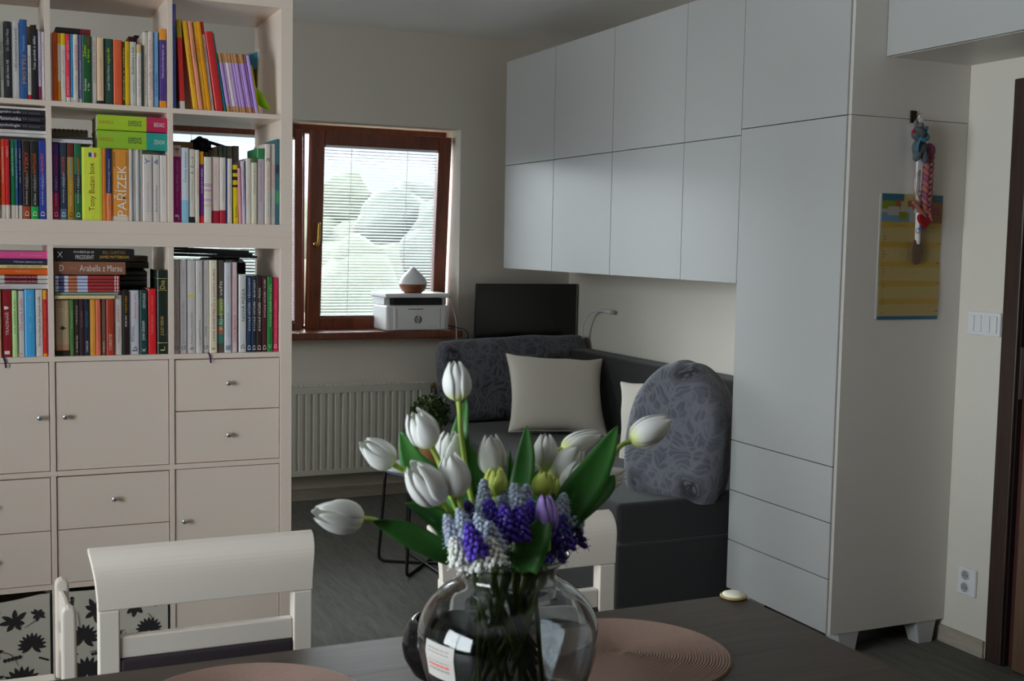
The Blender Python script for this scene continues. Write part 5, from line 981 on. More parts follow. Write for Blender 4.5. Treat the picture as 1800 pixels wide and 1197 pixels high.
bm = nb(); tube(bm, [(rx1, ry+.03, .625),(rx1+.035, ry+.03, .625)], .009, 12); tube(bm, [(rx1+.026, ry+.03, .625),(rx1+.026, ry+.03, .12),(rx1+.026, ry+.03, 0)], .008, 10); obj('supply_pipe', bm, STEEL, rt, smooth=True)
bm = nb(); tube(bm, [(rx1+.03, ry+.03, .628),(rx1+.05, ry+.03, .63),(rx1+.1, ry+.03, .63)], .02, 16, .017); obj('thermostat_knob', bm, M('tan_plastic', (150,124,84), .5, k=1.3), rt, smooth=True)

# ------------------------------------------------------------------ printer, diffuser, cables on the sill
zs = wz0+.042
pr = thing('printer', 'white laser printer on the window sill with round badge', 'printer', (2.27, 6.4, zs))
px_, pX = 2.075, 2.470; py_, pY = 6.335, 6.60
PRW = M('printer_white', (176,176,176), .4); PRG = M('printer_black', (18,18,20), .4, k=1.2)
bm = nb(); box(bm, px_+.012, pX-.006, py_+.006, pY, zs+.001, zs+.148); obj('printer_body', bm, PRW, pr, bevel=.012, seg=3)
bm = nb(); box(bm, px_+.055, pX-.03, py_, py_+.01, zs+.008, zs+.142); obj('front_tray_door', bm, PRW, pr, bevel=.004)
bm = nb(); box(bm, px_+.05, pX-.045, py_+.012, pY-.04, zs+.1485, zs+.185); obj('output_slot', bm, PRG, pr)
bm = nb(); box(bm, px_+.012, px_+.046, py_+.05, pY, zs+.1485, zs+.19); box(bm, pX-.04, pX-.006, py_+.05, pY, zs+.1485, zs+.19); box(bm, px_+.046, pX-.04, pY-.038, pY, zs+.1485, zs+.19); obj('scanner_support', bm, PRW, pr)
bm = nb(); box(bm, px_, pX, py_-.012, pY, zs+.1905, zs+.216); obj('scanner_lid', bm, PRW, pr, bevel=.006, seg=3)
bm = nb(); box(bm, px_+.14, px_+.23, py_-.0012, py_, zs+.124, zs+.128); obj('finger_grip', bm, GAP, pr)
bm = nb(); box(bm, px_+.072, px_+.0733, py_-.0006, py_, zs+.02, zs+.13); box(bm, pX-.06, pX-.0587, py_-.0006, py_, zs+.02, zs+.13); obj('panel_seam', bm, GAP, pr)
cxp, czp = px_+.20, zs+.066
bm = nb()
for a0, a1 in ((105, 250), (285, 430)):      # ring broken by the slanted letters
    pts = [math.radians(a0+(a1-a0)*k/14) for k in range(15)]
    for a, b in zip(pts[:-1], pts[1:]): bm.faces.new([bm.verts.new((cxp+r*math.cos(t), py_-.0008, czp+r*math.sin(t))) for r, t in ((.0165,a),(.0165,b),(.0225,b),(.0225,a))])
def slab(p, q, w_): 
    bm.faces.new([bm.verts.new((x_, py_-.0009, z_)) for x_, z_ in ((p[0]-w_,p[1]),(p[0]+w_,p[1]),(q[0]+w_,q[1]),(q[0]-w_,q[1]))])
slab((cxp-.012,czp-.010),(cxp-.003,czp+.022),.0016); slab((cxp-.005,czp-.010),(cxp-.001,czp+.006),.0016); slab((cxp-.008,czp+.006),(cxp-.0005,czp+.0085),.0015)
slab((cxp+.001,czp-.022),(cxp+.009,czp+.009),.0016); slab((cxp+.011,czp-.009),(cxp+.0145,czp+.006),.0016); slab((cxp+.005,czp-.0095),(cxp+.012,czp-.0065),.0015); slab((cxp+.008,czp+.005),(cxp+.0145,czp+.0085),.0015)
obj('badge', bm, M('badge_grey', (62,66,72), .4, k=1.2), pr)
bm = nb(); add_text(bm, 'LaserJet', (px_+.29, py_-.0008, zs+.026), (1,0,0), (0,0,1), .06, .004); obj('lettering', bm, cm((90,90,94)), pr)
df = thing('aroma_diffuser', 'teardrop aroma diffuser, white top and wooden base, standing on the printer', 'diffuser', (2.265, 6.40, zs+.216))
zc = zs+.2165
bm = nb(); lathe(bm, [(0,0),(.050,0),(.066,.013),(.077,.032),(.080,.050)], 40, (2.265, 6.40, zc)); obj('wooden_base', bm, M('diffuser_wood', (112,66,40), .45, noise_amt=.2, noise_scale=20, stretch=(1,1,10), k=1.5), df, smooth=True)
bm = nb(); lathe(bm, [(.080,.0502),(.079,.062),(.070,.085),(.050,.108),(.028,.128),(.015,.142),(.009,.148),(0,.149)], 40, (2.265, 6.40, zc)); obj('white_dome', bm, WHITEP, df, smooth=True)
bm = nb(); box(bm, 2.24, 2.295, 6.3235, 6.326, zc+.037, zc+.0395); obj('base_light_bar', bm, cm((150,120,100)), df)
bm = nb(); tube(bm, curve_pts([(2.50,6.42,1.12),(2.505,6.34,1.02),(2.505,6.322,.95),(2.505,6.32,.86),(2.50,6.33,.74),(2.50,6.38,.5),(2.5,6.39,.1)], 8), .0022, 6)
o = obj('white_cord', bm, WHITEP, smooth=True); tag(o, 'thin white cord hanging over the right end of the sill', 'cord')
bm = nb(); tube(bm, curve_pts([(2.478,6.56,.98),(2.52,6.45,.965),(2.552,6.33,.955),(2.575,6.32,.93),(2.585,6.34,.89),(2.59,6.38,.82),(2.59,6.39,.5)], 8), .003, 6)
o = obj('power_cable', bm, BLACKM, smooth=True); tag(o, 'black power cable curling off the sill corner behind the printer', 'cable')

# ------------------------------------------------------------------ sofa bed, television, reading lamp
so2 = thing('corner_sofa', 'charcoal fabric corner sofa bed with long low backrest', 'sofa', (2.75, 5.1, 0))
sx0, sx1, sy0, sy1 = 2.25, 3.262, 3.935, 6.385
obj('bed_base', bx(sx0, sx1, sy0, sy1-.142, .03, .288), SOFA, so2, bevel=.012, seg=3)
obj('seat_cushion', bx(sx0, sx1-.15, sy0, sy1-.14, .289, .452), SOFA, so2, bevel=.022, seg=4)
obj('backrest', bx(sx1-.148, sx1, sy0, sy1, .2885, .852), SOFA, so2, bevel=.02, seg=3)
obj('rear_backrest', bx(sx0+.225, sx1-.15, sy1-.138, sy1, .03, .845), SOFA, so2, bevel=.02, seg=3)
bm = nb()
for fx in (sx0+.06, sx1-.1):
    for fy in (sy0+.06, sy1-.24): box(bm, fx, fx+.04, fy, fy+.04, 0, .031)
obj('sofa_foot', bm, BLACKM, so2)
tv = thing('television', 'flat black television standing on the sofa back against the wall', 'television', (2.92, 6.31, .852))
tx0, tx1, tz0, tz1, tyy = 2.600, 3.258, .853, 1.222, 6.27
e_ = tv
bm = nb(); box(bm, tx0+.004, tx1-.004, tyy+.003, tyy+.032, tz0+.003, tz1-.003); obj('tv_housing', bm, BLACKM, tv, bevel=.006)
bm = nb(); box(bm, tx0, tx1, tyy-.002, tyy+.003, tz0, tz0+.012); box(bm, tx0, tx1, tyy-.002, tyy+.003, tz1-.004, tz1); box(bm, tx0, tx0+.004, tyy-.002, tyy+.003, tz0+.012, tz1-.004); obj('tv_bezel', bm, M('tv_bezel_black', (20,20,22), .3, k=1), tv)
bm = nb(); box(bm, tx1-.004, tx1+.003, tyy-.003, tyy+.02, tz0, tz1); obj('side_trim', bm, M('silver_trim', (120,116,110), .35, metal=.4, k=1.3), tv)
bm = nb(); box(bm, tx0+.004, tx1-.004, tyy+.0005, tyy+.0026, tz0+.012, tz1-.004); obj('screen', bm, M('tv_screen', (12,11,12), .22, k=1, spec=.6), tv)
rl = thing('reading_lamp', 'white gooseneck reading lamp clipped beside the television', 'lamp', (3.225, 6.12, .853))
bm = nb(); lathe(bm, [(0,0),(.022,0),(.022,.014),(.010,.02),(0,.02)], 20, (3.225,6.12,.8525)); obj('lamp_base', bm, WHITEP, rl, smooth=False)
bm = nb(); tube(bm, curve_pts([(3.225,6.12,.87),(3.212,6.10,.94),(3.208,6.08,1.0),(3.214,6.03,1.055),(3.222,5.96,1.078),(3.226,5.91,1.082)], 7), .0055, 8); obj('gooseneck', bm, WHITEP, rl, smooth=True)
bm = nb(); tube(bm, [(3.226,5.915,1.083),(3.227,5.89,1.087),(3.228,5.84,1.085),(3.229,5.79,1.078)], .011, 14, .022); bmesh.ops.scale(bm, vec=(1,1,.6), verts=bm.verts, space=Matrix.Translation((-3.227,-5.86,-1.083))); obj('lamp_head', bm, WHITEP, rl, smooth=True)

# cushions
def rose_fabric():
    m = bpy.data.materials.new('embossed_rose_fabric'); m.use_nodes = True; nt = m.node_tree; p = nt.nodes['Principled BSDF']; L = nt.links.new
    tc = nt.nodes.new('ShaderNodeTexCoord'); n = nt.nodes.new('ShaderNodeTexNoise'); n.inputs['Scale'].default_value = 9; n.inputs['Detail'].default_value = 2
    L(tc.outputs['Object'], n.inputs['Vector'])
    sub = nt.nodes.new('ShaderNodeVectorMath'); sub.operation = 'SUBTRACT'; sub.inputs[1].default_value = (.5,.5,.5); L(n.outputs['Color'], sub.inputs[0])
    s2 = nt.nodes.new('ShaderNodeVectorMath'); s2.operation = 'SCALE'; s2.inputs['Scale'].default_value = .10; L(sub.outputs[0], s2.inputs[0])
    ad = nt.nodes.new('ShaderNodeVectorMath'); ad.operation = 'ADD'; L(tc.outputs['Object'], ad.inputs[0]); L(s2.outputs[0], ad.inputs[1])
    v = nt.nodes.new('ShaderNodeTexVoronoi'); v.inputs['Scale'].default_value = 4.2; v.inputs['Randomness'].default_value = .7; L(ad.outputs[0], v.inputs['Vector'])
    # petals: small cells inside rings around each rose centre
    v2 = nt.nodes.new('ShaderNodeTexVoronoi'); v2.inputs['Scale'].default_value = 15; v2.feature = 'DISTANCE_TO_EDGE'; L(ad.outputs[0], v2.inputs['Vector'])
    mm = nt.nodes.new('ShaderNodeMath'); mm.operation = 'MULTIPLY'; mm.inputs[1].default_value = 38; L(v.outputs['Distance'], mm.inputs[0])
    sn = nt.nodes.new('ShaderNodeMath'); sn.operation = 'SINE'; L(mm.outputs[0], sn.inputs[0])
    ab = nt.nodes.new('ShaderNodeMath'); ab.operation = 'ABSOLUTE'; L(sn.outputs[0], ab.inputs[0])
    mr = nt.nodes.new('ShaderNodeMapRange'); mr.inputs['From Max'].default_value = .30; L(v2.outputs['Distance'], mr.inputs['Value'])
    mn = nt.nodes.new('ShaderNodeMath'); mn.operation = 'MULTIPLY'; L(ab.outputs[0], mn.inputs[0]); L(mr.outputs[0], mn.inputs[1])
    core = nt.nodes.new('ShaderNodeMapRange'); core.inputs['From Min'].default_value = .14; core.inputs['From Max'].default_value = .34; L(v.outputs['Distance'], core.inputs['Value'])
    r = nt.nodes.new('ShaderNodeValToRGB'); r.color_ramp.elements[0].position = .08; r.color_ramp.elements[1].position = .4
    r.color_ramp.elements[0].color = alb((92,93,100), 1.4); r.color_ramp.elements[1].color = alb((74,75,84), 1.4); L(mn.outputs[0], r.inputs[0])
    r2 = nt.nodes.new('ShaderNodeValToRGB'); r2.color_ramp.elements[0].position = .2; r2.color_ramp.elements[1].position = .5
    r2.color_ramp.elements[0].color = alb((34,34,40), 1.3); r2.color_ramp.elements[1].color = alb((76,77,86), 1.4); L(mn.outputs[0], r2.inputs[0])
    mx = nt.nodes.new('ShaderNodeMix'); mx.data_type = 'RGBA'; L(core.outputs[0], mx.inputs['Factor']); L(r2.outputs[0], mx.inputs['A']); L(r.outputs[0], mx.inputs['B'])
    L(mx.outputs['Result'], p.inputs['Base Color']); p.inputs['Roughness'].default_value = .9; p.inputs['Sheen Weight'].default_value = .3
    b = nt.nodes.new('ShaderNodeBump'); b.inputs['Strength'].default_value = .7; b.inputs['Distance'].default_value = .006; L(mn.outputs[0], b.inputs['Height']); L(b.outputs[0], p.inputs['Normal'])
    return m
ROSE = rose_fabric()
def pillow(bm, w, h, t, n=22, corner=.10, box_=False, seed=0, edge=.004, dome=False):
    # local: face in the xz plane, thickness along y; soft pinched corners
    def prof(u): return max(0, 1-abs(u)**(6 if box_ else 2.6))**(.28 if box_ else .5)
    F = {}
    for s in (-1, 1):
        for i in range(n+1):
            for j in range(n+1):
                u = math.sin((2*i/n-1)*PI/2*.98)/math.sin(PI/2*.98); v = math.sin((2*j/n-1)*PI/2*.98)/math.sin(PI/2*.98)
                pin = 1-corner*(1-abs(u)**2)*0-(0 if box_ else corner*(1-abs(v)**2)*abs(u)**8)
                pinv = 1-(0 if box_ else corner*(1-abs(u)**2)*abs(v)**8)
                if box_: # rounded corners
                    pin = 1-.05*abs(v)**6; pinv = 1-.06*abs(u)**6
                    if dome:
                        q = max(0, (v+.15)/1.15); pin = max(.3, 1-.62*q**2.8)*(1-.10*max(0, -v)**3); pinv = 1-.10*abs(u)**3*(v > 0)-.05*abs(u)**4*(v < 0)
                d = prof(u)*prof(v)*t/2+edge
                d *= 1+.10*noise.noise(Vector((u*2+seed, v*2, s*3)))
                F[s,i,j] = bm.verts.new((u*w/2*pin+.006*noise.noise(Vector((v*2,seed,1))), s*d, v*h/2*pinv+.008*noise.noise(Vector((u*2.3,seed,5)))))
        for i in range(n):
            for j in range(n): bm.faces.new((F[s,i,j], F[s,i+1,j], F[s,i+1,j+1], F[s,i,j+1]))
    rim = [(i,0) for i in range(n)]+[(n,j) for j in range(n)]+[(i,n) for i in range(n,0,-1)]+[(0,j) for j in range(n,0,-1)]
    for a, b in zip(rim, rim[1:]+rim[:1]): bm.faces.new((F[-1,a[0],a[1]], F[-1,b[0],b[1]], F[1,b[0],b[1]], F[1,a[0],a[1]]))
    return [((F[-1,a[0],a[1]].co+F[1,a[0],a[1]].co)/2) for a in rim]
def cushion(name, label, w, h, t, mat, loc, rot, box_=False, seed=0, piping=True, corner=.10, sub=1, dome=False):
    r = bpy.data.objects.new(name, None); C.objects.link(r); r.location = loc; r.rotation_euler = rot; tag(r, label, 'cushion')
    bm = nb(); rim = pillow(bm, w, h, t, 24, corner, box_, seed, dome=dome)
    obj('cushion_cover', bm, mat, r, smooth=True, world=False, subsurf=sub)
    if piping:
        bm = nb(); tube(bm, rim+[rim[0]], .0045, 6, cap=False); obj('piping', bm, mat, r, smooth=True, world=False)
    return r
cushion('back_cushion', 'long grey rose-embossed cushion leaning below the television', .93, .47, .17, ROSE, (2.785, 6.115, .69), (math.radians(-9), math.radians(-1.5), 0), True, 3, False)
cushion('throw_pillow', 'square cream pillow in the middle of the sofa', .53, .46, .15, LINEN, (2.80, 5.60, .652), (math.radians(-33), math.radians(3), math.radians(-15)), False, 8)
cushion('throw_pillow', 'cream pillow half hidden behind the big grey cushion on the right', .44, .40, .14, LINEN, (2.90, 4.70, .635), (math.radians(-16), math.radians(-8), math.radians(-58)), False, 11)
cushion('bolster_cushion', 'large rounded grey rose-embossed cushion beside the tall cabinet', .42, .575, .28, ROSE, (2.632, 4.10, .70), (math.radians(-7), math.radians(4), math.radians(-54)), True, 21, False, dome=True)

# ------------------------------------------------------------------ small wire-legged table with a potted plant
st = thing('side_table', 'small round grey-blue side table on black wire legs', 'side table', (1.83, 4.93, 0))
tcx, tcy, tz = 1.835, 4.93, .432
bm = nb(); lathe(bm, [(0,0),(.205,0),(.210,.004),(.210,.014),(.205,.018),(0,.018)], 56, (tcx,tcy,tz)); obj('table_top', bm, M('slate_blue_lacquer', (104,112,126), .4, k=1.3), st, bevel=0)
feet = [(1.632,5.035),(1.662,4.735),(1.82,4.60),(2.02,4.80),(2.0,5.15)]
def wire(a, b):
    P = [Vector((a[0]+(tcx-a[0])*.12, a[1]+(tcy-a[1])*.12, tz))]
    mid = Vector((a[0], a[1], .006))
    P += [Vector((a[0]+(tcx-a[0])*.04, a[1]+(tcy-a[1])*.04, .16)), Vector((a[0], a[1], .04)), Vector((a[0]+(b[0]-a[0])*.03, a[1]+(b[1]-a[1])*.03, .012)), Vector((a[0]+(b[0]-a[0])*.14, a[1]+(b[1]-a[1])*.14, .0078)), Vector((b[0]-(b[0]-a[0])*.5, b[1]-(b[1]-a[1])*.5, .0078)),
          Vector((b[0]-(b[0]-a[0])*.14, b[1]-(b[1]-a[1])*.14, .0078)), Vector((b[0]-(b[0]-a[0])*.03, b[1]-(b[1]-a[1])*.03, .012)), Vector((b[0], b[1], .04)), Vector((b[0]+(tcx-b[0])*.04, b[1]+(tcy-b[1])*.04, .16)), Vector((b[0]+(tcx-b[0])*.12, b[1]+(tcy-b[1])*.12, tz))]
    bm = nb(); tube(bm, curve_pts(P, 5), .0075, 8); obj('wire_leg', bm, BLACKM, st, smooth=True)
wire(feet[0], feet[3]); wire(feet[1], feet[4]); wire(feet[2], (1.80, 5.14))
pp = thing('potted_plant', 'small bushy green plant in a wooden pot on the side table', 'plant', (1.845, 4.95, tz+.0182))
bm = nb(); lathe(bm, [(0,0),(.045,0),(.058,.10),(.060,.13),(.054,.13),(.052,.115),(0,.115)], 28, (1.845,4.95,tz+.0184)); obj('wooden_pot', bm, LIGHTW, pp, smooth=False)
bm = nb(); rnd = random.Random(4); pc = Vector((1.845,4.95,.69))
GREEN = M('boxwood_leaves', (62,78,38), .7, k=1.3, noise_amt=.5, noise_scale=40)
for q in range(900):
    d = Vector((rnd.gauss(0,1),rnd.gauss(0,1),rnd.gauss(0,1))).normalized()*(.055+.04*rnd.random()); d.z *= .85
    rot = Euler((rnd.random()*6,rnd.random()*6,rnd.random()*6)).to_matrix(); s = .008+.006*rnd.random()
    bm.faces.new([bm.verts.new(pc+d+rot@Vector(p)*s) for p in ((-1,0,0),(-.3,-.55,.15),(.5,-.5,.1),(1,0,0),(.5,.5,.1),(-.3,.55,.15))])
o = obj('leaves', bm, GREEN, pp); o['kind'] = 'stuff'
bm = nb()
for q in range(16):
    a = q*2.4; tube(bm, [(1.845+.01*math.cos(a),4.95+.01*math.sin(a),.58),(1.845+.06*math.cos(a),4.95+.06*math.sin(a),.70+.02*math.sin(q))], .0015, 5)
o = obj('twigs', bm, BARK, pp); o['kind'] = 'stuff'

# ------------------------------------------------------------------ child's chair by the bookcase
kc = thing('child_chair', 'small white child\'s chair with rounded posts beside the dining chair, by the bookcase', 'chair', (.05, 3.14, 0))
for y in (3.012, 3.270):
    bm = nb(); pts = [(.165,0),(.202,0),(.200,.53)]+[(.1825+.0175*math.cos(a), .535+.0175*math.sin(a)) for a in (0,.5,1.0,PI/2,2.1,2.6,PI)]+[(.165,.53)]
    prism(bm, pts, 'y', y-.017, y+.017); obj('back_post', bm, CHAIRW, kc, bevel=.007, seg=3)
def bowed(z0, z1, bow, th=.012):
    bm = nb(); n = 12; A = []
    for k in range(n+1):
        t = k/n; y = 3.028+(3.254-3.028)*t; x = .186-bow*math.sin(PI*t)
        A.append([bm.verts.new(p) for p in ((x-th,y,z0),(x,y,z0),(x,y,z1),(x-th,y,z1))])
    for a, b in zip(A[:-1], A[1:]):
        for k in range(4): bm.faces.new((a[k], a[(k+1)%4], b[(k+1)%4], b[k]))
    bm.faces.new(A[0][::-1]); bm.faces.new(A[-1]); return bm
obj('back_slat', bowed(.44, .522, -.006), CHAIRW, kc, bevel=.003); obj('back_slat', bowed(.36, .41, -.006), CHAIRW, kc, bevel=.003)
obj('seat', bx(-.115, .164, 3.0, 3.285, .272, .29), CHAIRW, kc, bevel=.006, seg=3)
obj('seat_frame', (lambda bm: (box(bm, -.09, .16, 3.006, 3.022, .235, .2718), box(bm, -.09, .16, 3.262, 3.278, .235, .2718), box(bm, -.1, -.085, 3.022, 3.262, .235, .2718), bm)[-1])(nb()), CHAIRW, kc)
for y in (3.012, 3.27): obj('leg', bx(-.108, -.076, y-.016, y+.016, 0, .2716), CHAIRW, kc, bevel=.005)

# ------------------------------------------------------------------ dining table and chairs
tb = thing('dining_table', 'dark grey-brown wooden dining table in the foreground', 'table', (.62, 1.53, 0))
TX0, TX1, TY0, TY1 = -.18, 1.42, 1.06, 1.982
np_ = 6; pwid = (TY1-TY0)/np_
for k in range(np_):
    obj('table_board', bx(TX0, TX1, TY0+k*pwid+.0001, TY0+(k+1)*pwid-.0001, .712, .74), TABLEW, tb, bevel=.0004)
bm = nb(); box(bm, TX0+.06, TX1-.06, TY0+.06, TY0+.08, .62, .7118); box(bm, TX0+.06, TX1-.06, TY1-.08, TY1-.06, .62, .7118)
box(bm, TX0+.06, TX0+.08, TY0+.08, TY1-.08, .62, .7118); box(bm, TX1-.08, TX1-.06, TY0+.08, TY1-.08, .62, .7118); obj('apron', bm, TABLEW, tb)
for a in (TX0+.03, TX1-.11):
    for b in (TY0+.03, TY1-.11): obj('leg', bx(a, a+.08, b, b+.08, 0, .7116), TABLEW, tb, bevel=.003)
bp = thing('corner_bumper', 'small cream rubber bumper on the far right table corner', 'bumper', (1.405, 1.97, .74))
bm = nb(); lathe(bm, [(0,.0004),(.022,.0004),(.025,.004),(.022,.010),(.012,.0135),(0,.0145)], 28, (1.397, 1.962, .74)); obj('bumper_pad', bm, M('cream_rubber', (190,186,168), .35, k=1.9), bp, smooth=True)
bm = nb(); tube(bm, [(1.397+.0255*math.cos(a*PI/14), 1.962+.0255*math.sin(a*PI/14), .7442) for a in range(29)], .0028, 8, cap=False); obj('amber_rim', bm, M('amber_gel', (150,128,84), .3, k=1.3), bp, smooth=True)

def dining_chair(x, y, rz, label):
    # back plane at local y = 0, the seat runs towards -y
    t = thing('dining_chair', label, 'chair', (x, y, 0), rz, 'white dining chairs behind the table')
    K = dict(world=False)
    for s in (-1, 1):
        xa, xb = (.166, .205) if s > 0 else (-.205, -.166)
        obj('leg', bx(xa, xb, -.012, .020, 0, .7515), CHAIRW, t, bevel=.003, **K)
        obj('leg', bx(xa, xb, -.41, -.372, 0, .418), CHAIRW, t, bevel=.003, **K)
    # crest rail: rolls back at the top and flares outwards
    bm = nb(); n = 14; rows = []
    for k in range(n+1):
        q = k/n; z = .752+.108*math.sin(q*PI/2*.98)**.92 if q < .999 else .86
        z = .752+.104*q; yb = .010*q**1.5+.034*q**6; w_ = .206+.012*q**1.8
        pass
        rows.append((w_, yb, z))
    F = [[bm.verts.new((s*w_, yb-.012+(.002 if False else 0), z)) for s in (-1,-.5,0,.5,1)] for w_, yb, z in rows]
    cap = [[bm.verts.new((s*w_, .047, .8605)) for s in (-1,-.5,0,.5,1)] for w_ in (.218,)]
    cap2 = [[bm.verts.new((s*.218, .056, .857)) for s in (-1,-.5,0,.5,1)]]
    Bk = [[bm.verts.new((s*w_, yb+.010, z-.006*(k/n))) for s in (-1,-.5,0,.5,1)] for k, (w_, yb, z) in reversed(list(enumerate(rows)))]
    prof = F+cap+cap2+Bk
    for a, b in zip(prof, prof[1:]+prof[:1]):
        for k in range(4): bm.faces.new((a[k], a[k+1], b[k+1], b[k]))
    for e in (0, 4):
        front = [r[e] for r in F]; back = [r[e] for r in Bk][::-1]
        for k in range(n): bm.faces.new((front[k], front[k+1], back[k+1], back[k]))
        bm.faces.new((front[n], cap[0][e], cap2[0][e], back[n]))
    o = obj('crest_rail', bm, CHAIRW, t, bevel=.002, smooth=False, **K)
    obj('lower_rail', bx(-.1655, .1655, -.008, .014, .655, .697), CHAIRW, t, bevel=.003, **K)
    obj('back_pad', bx(-.1655, .1655, -.012, .016, .515, .6545), PURPLE, t, bevel=.006, seg=3, **K)
    bm = nb(); box(bm, -.166, .166, -.405, -.385, .36, .418); box(bm, -.166, .166, -.005, .013, .36, .418); box(bm, -.2, -.18, -.372, -.012, .36, .418); box(bm, .18, .2, -.372, -.012, .36, .418)
    obj('seat_frame', bm, CHAIRW, t, **K)
    obj('seat', bx(-.203, .203, -.42, -.013, .4185, .468), PURPLE, t, bevel=.016, seg=4, **K)
    return t
dining_chair(.396, 2.295, 0, 'white dining chair at left behind the table, crest rail rolled back, dark pad')
dining_chair(1.070, 2.25, 0, 'white dining chair behind the tulip vase, in front of the sofa')

# woven placemats
MAT = M('rose_brown_weave', (138,112,102), .75, k=1.35, noise_amt=.18, noise_scale=260, bump=.8, bump_scale=500)
for k, (cx_, cy_, lab) in enumerate(((1.018, 1.752, 'round rose-brown woven placemat to the right of the vase'), (.362, 1.752, 'round rose-brown woven placemat at the left, in front of the dining chair'))):
    bm = nb(); prof = [(0,.0048)]; r = .0
    while r < .185: prof += [(r+.0012,.0046),(r+.0036,.0046),(r+.0046,.0014)]; r += .0052
    prof += [(r+.001,.003),(r+.0012,.0003),(0,.0003)]
    lathe(bm, prof, 72, (cx_, cy_, .7402)); m_ = obj('placemat', bm, MAT, smooth=False); tag(m_, lab, 'placemat', 'round placemats on the table')

# black bowl behind the vase
bw = thing('black_bowl', 'dark glossy round bowl half hidden behind the glass vase', 'bowl', (.690, 1.74, .741))
bm = nb(); lathe(bm, [(0,.004),(.040,.004),(.064,.02),(.078,.045),(.0815,.064),(.079,.086),(.070,.102),(.060,.108),(.057,.105),(.066,.098),(.075,.084),(.0775,.064),(.074,.046),(.060,.024),(.036,.009),(0,.009)], 48, (.690, 1.74, .7402)); obj('bowl_body', bm, M('black_glaze', (16,15,17), .12, k=1), bw, smooth=True)
bm = nb(); lathe(bm, [(0,0),(.038,0),(.040,.0042),(0,.0042)], 32, (.690, 1.74, .7402)); obj('bowl_foot', bm, M('black_glaze', (16,15,17)), bw)

# ------------------------------------------------------------------ glass vase
VX, VY, VZ = .681, 1.5, .7402
va = thing('glass_vase', 'large rounded smoke-tinted glass vase standing on the table', 'vase', (VX, VY, VZ))
VG = bpy.data.materials.new('smoke_glass'); VG.use_nodes = True; p = VG.node_tree.nodes['Principled BSDF']
p.inputs['Base Color'].default_value = (.60,.64,.66,1); p.inputs['Roughness'].default_value = 0; p.inputs['Transmission Weight'].default_value = 1; p.inputs['IOR'].default_value = 1.48
out = [(0,0),(.055,0),(.066,.006),(.084,.035),(.106,.075),(.122,.115),(.1295,.155),(.127,.180),(.116,.203),(.098,.221),(.080,.232),(.0705,.239),(.067,.246),(.068,.254),(.074,.263),(.083,.272),(.0865,.277)]
th = .0035; inn = [(.0835,.2775),(.0795,.271),(.0705,.263),(.0645,.254),(.0632,.246),(.067,.2375),(.077,.2285),(.095,.2175),(.1125,.2),(.123,.179),(.1255,.155),(.1185,.117),(.1025,.078),(.080,.04),(.060,.014),(0,.012)]
def dens(P, n=3):
    Q = curve_pts([(r,0,z) for r, z in P], n); return [(max(0, q.x), q.z) for q in Q]
bm = nb(); lathe(bm, dens(out)+dens(inn), 96, (VX,VY,VZ)); bmesh.ops.remove_doubles(bm, verts=bm.verts, dist=1e-6)
obj('vase_body', bm, VG, va, smooth=True)
# paper sticker on the glass, left side
bm = nb(); bp_ = nb(); a0, a1 = math.radians(186), math.radians(212)
def onv(a, z, d):
    for (r0, z0_), (r1, z1_) in zip(out[:-1], out[1:]):
        if z0_ <= z <= z1_: r = r0+(r1-r0)*(z-z0_)/(z1_-z0_)
    return (VX+(r+d)*math.cos(a), VY+(r+d)*math.sin(a), VZ+z)
n = 6
for i in range(n):
    for j in range(n):
        q = [(a0+(a1-a0)*(i+u)/n, .122+.050*(j+v)/n) for u, v in ((0,0),(1,0),(1,1),(0,1))]; bm.faces.new([bm.verts.new(onv(a, z, .0022)) for a, z in q])
obj('paper_sticker', bm, M('sticker_paper', (150,146,142), .7, k=1.6), va)
for k, (z, h_, mi) in enumerate(((.134,.003,1),(.140,.003,0),(.146,.0015,1),(.158,.002,1),(.163,.002,1))):
    for i in range(5):
        aa, ab_ = a0+(a1-a0)*(.12+.15*i), a0+(a1-a0)*(.12+.15*(i+1)-.02)
        f = bp_.faces.new([bp_.verts.new(onv(a, zz, .0026)) for a, zz in ((aa,z),(ab_,z),(ab_,z+h_),(aa,z+h_))]); f.material_index = mi
obj('sticker_print', bp_, [cm((170,70,70)), cm((110,106,104))], va)

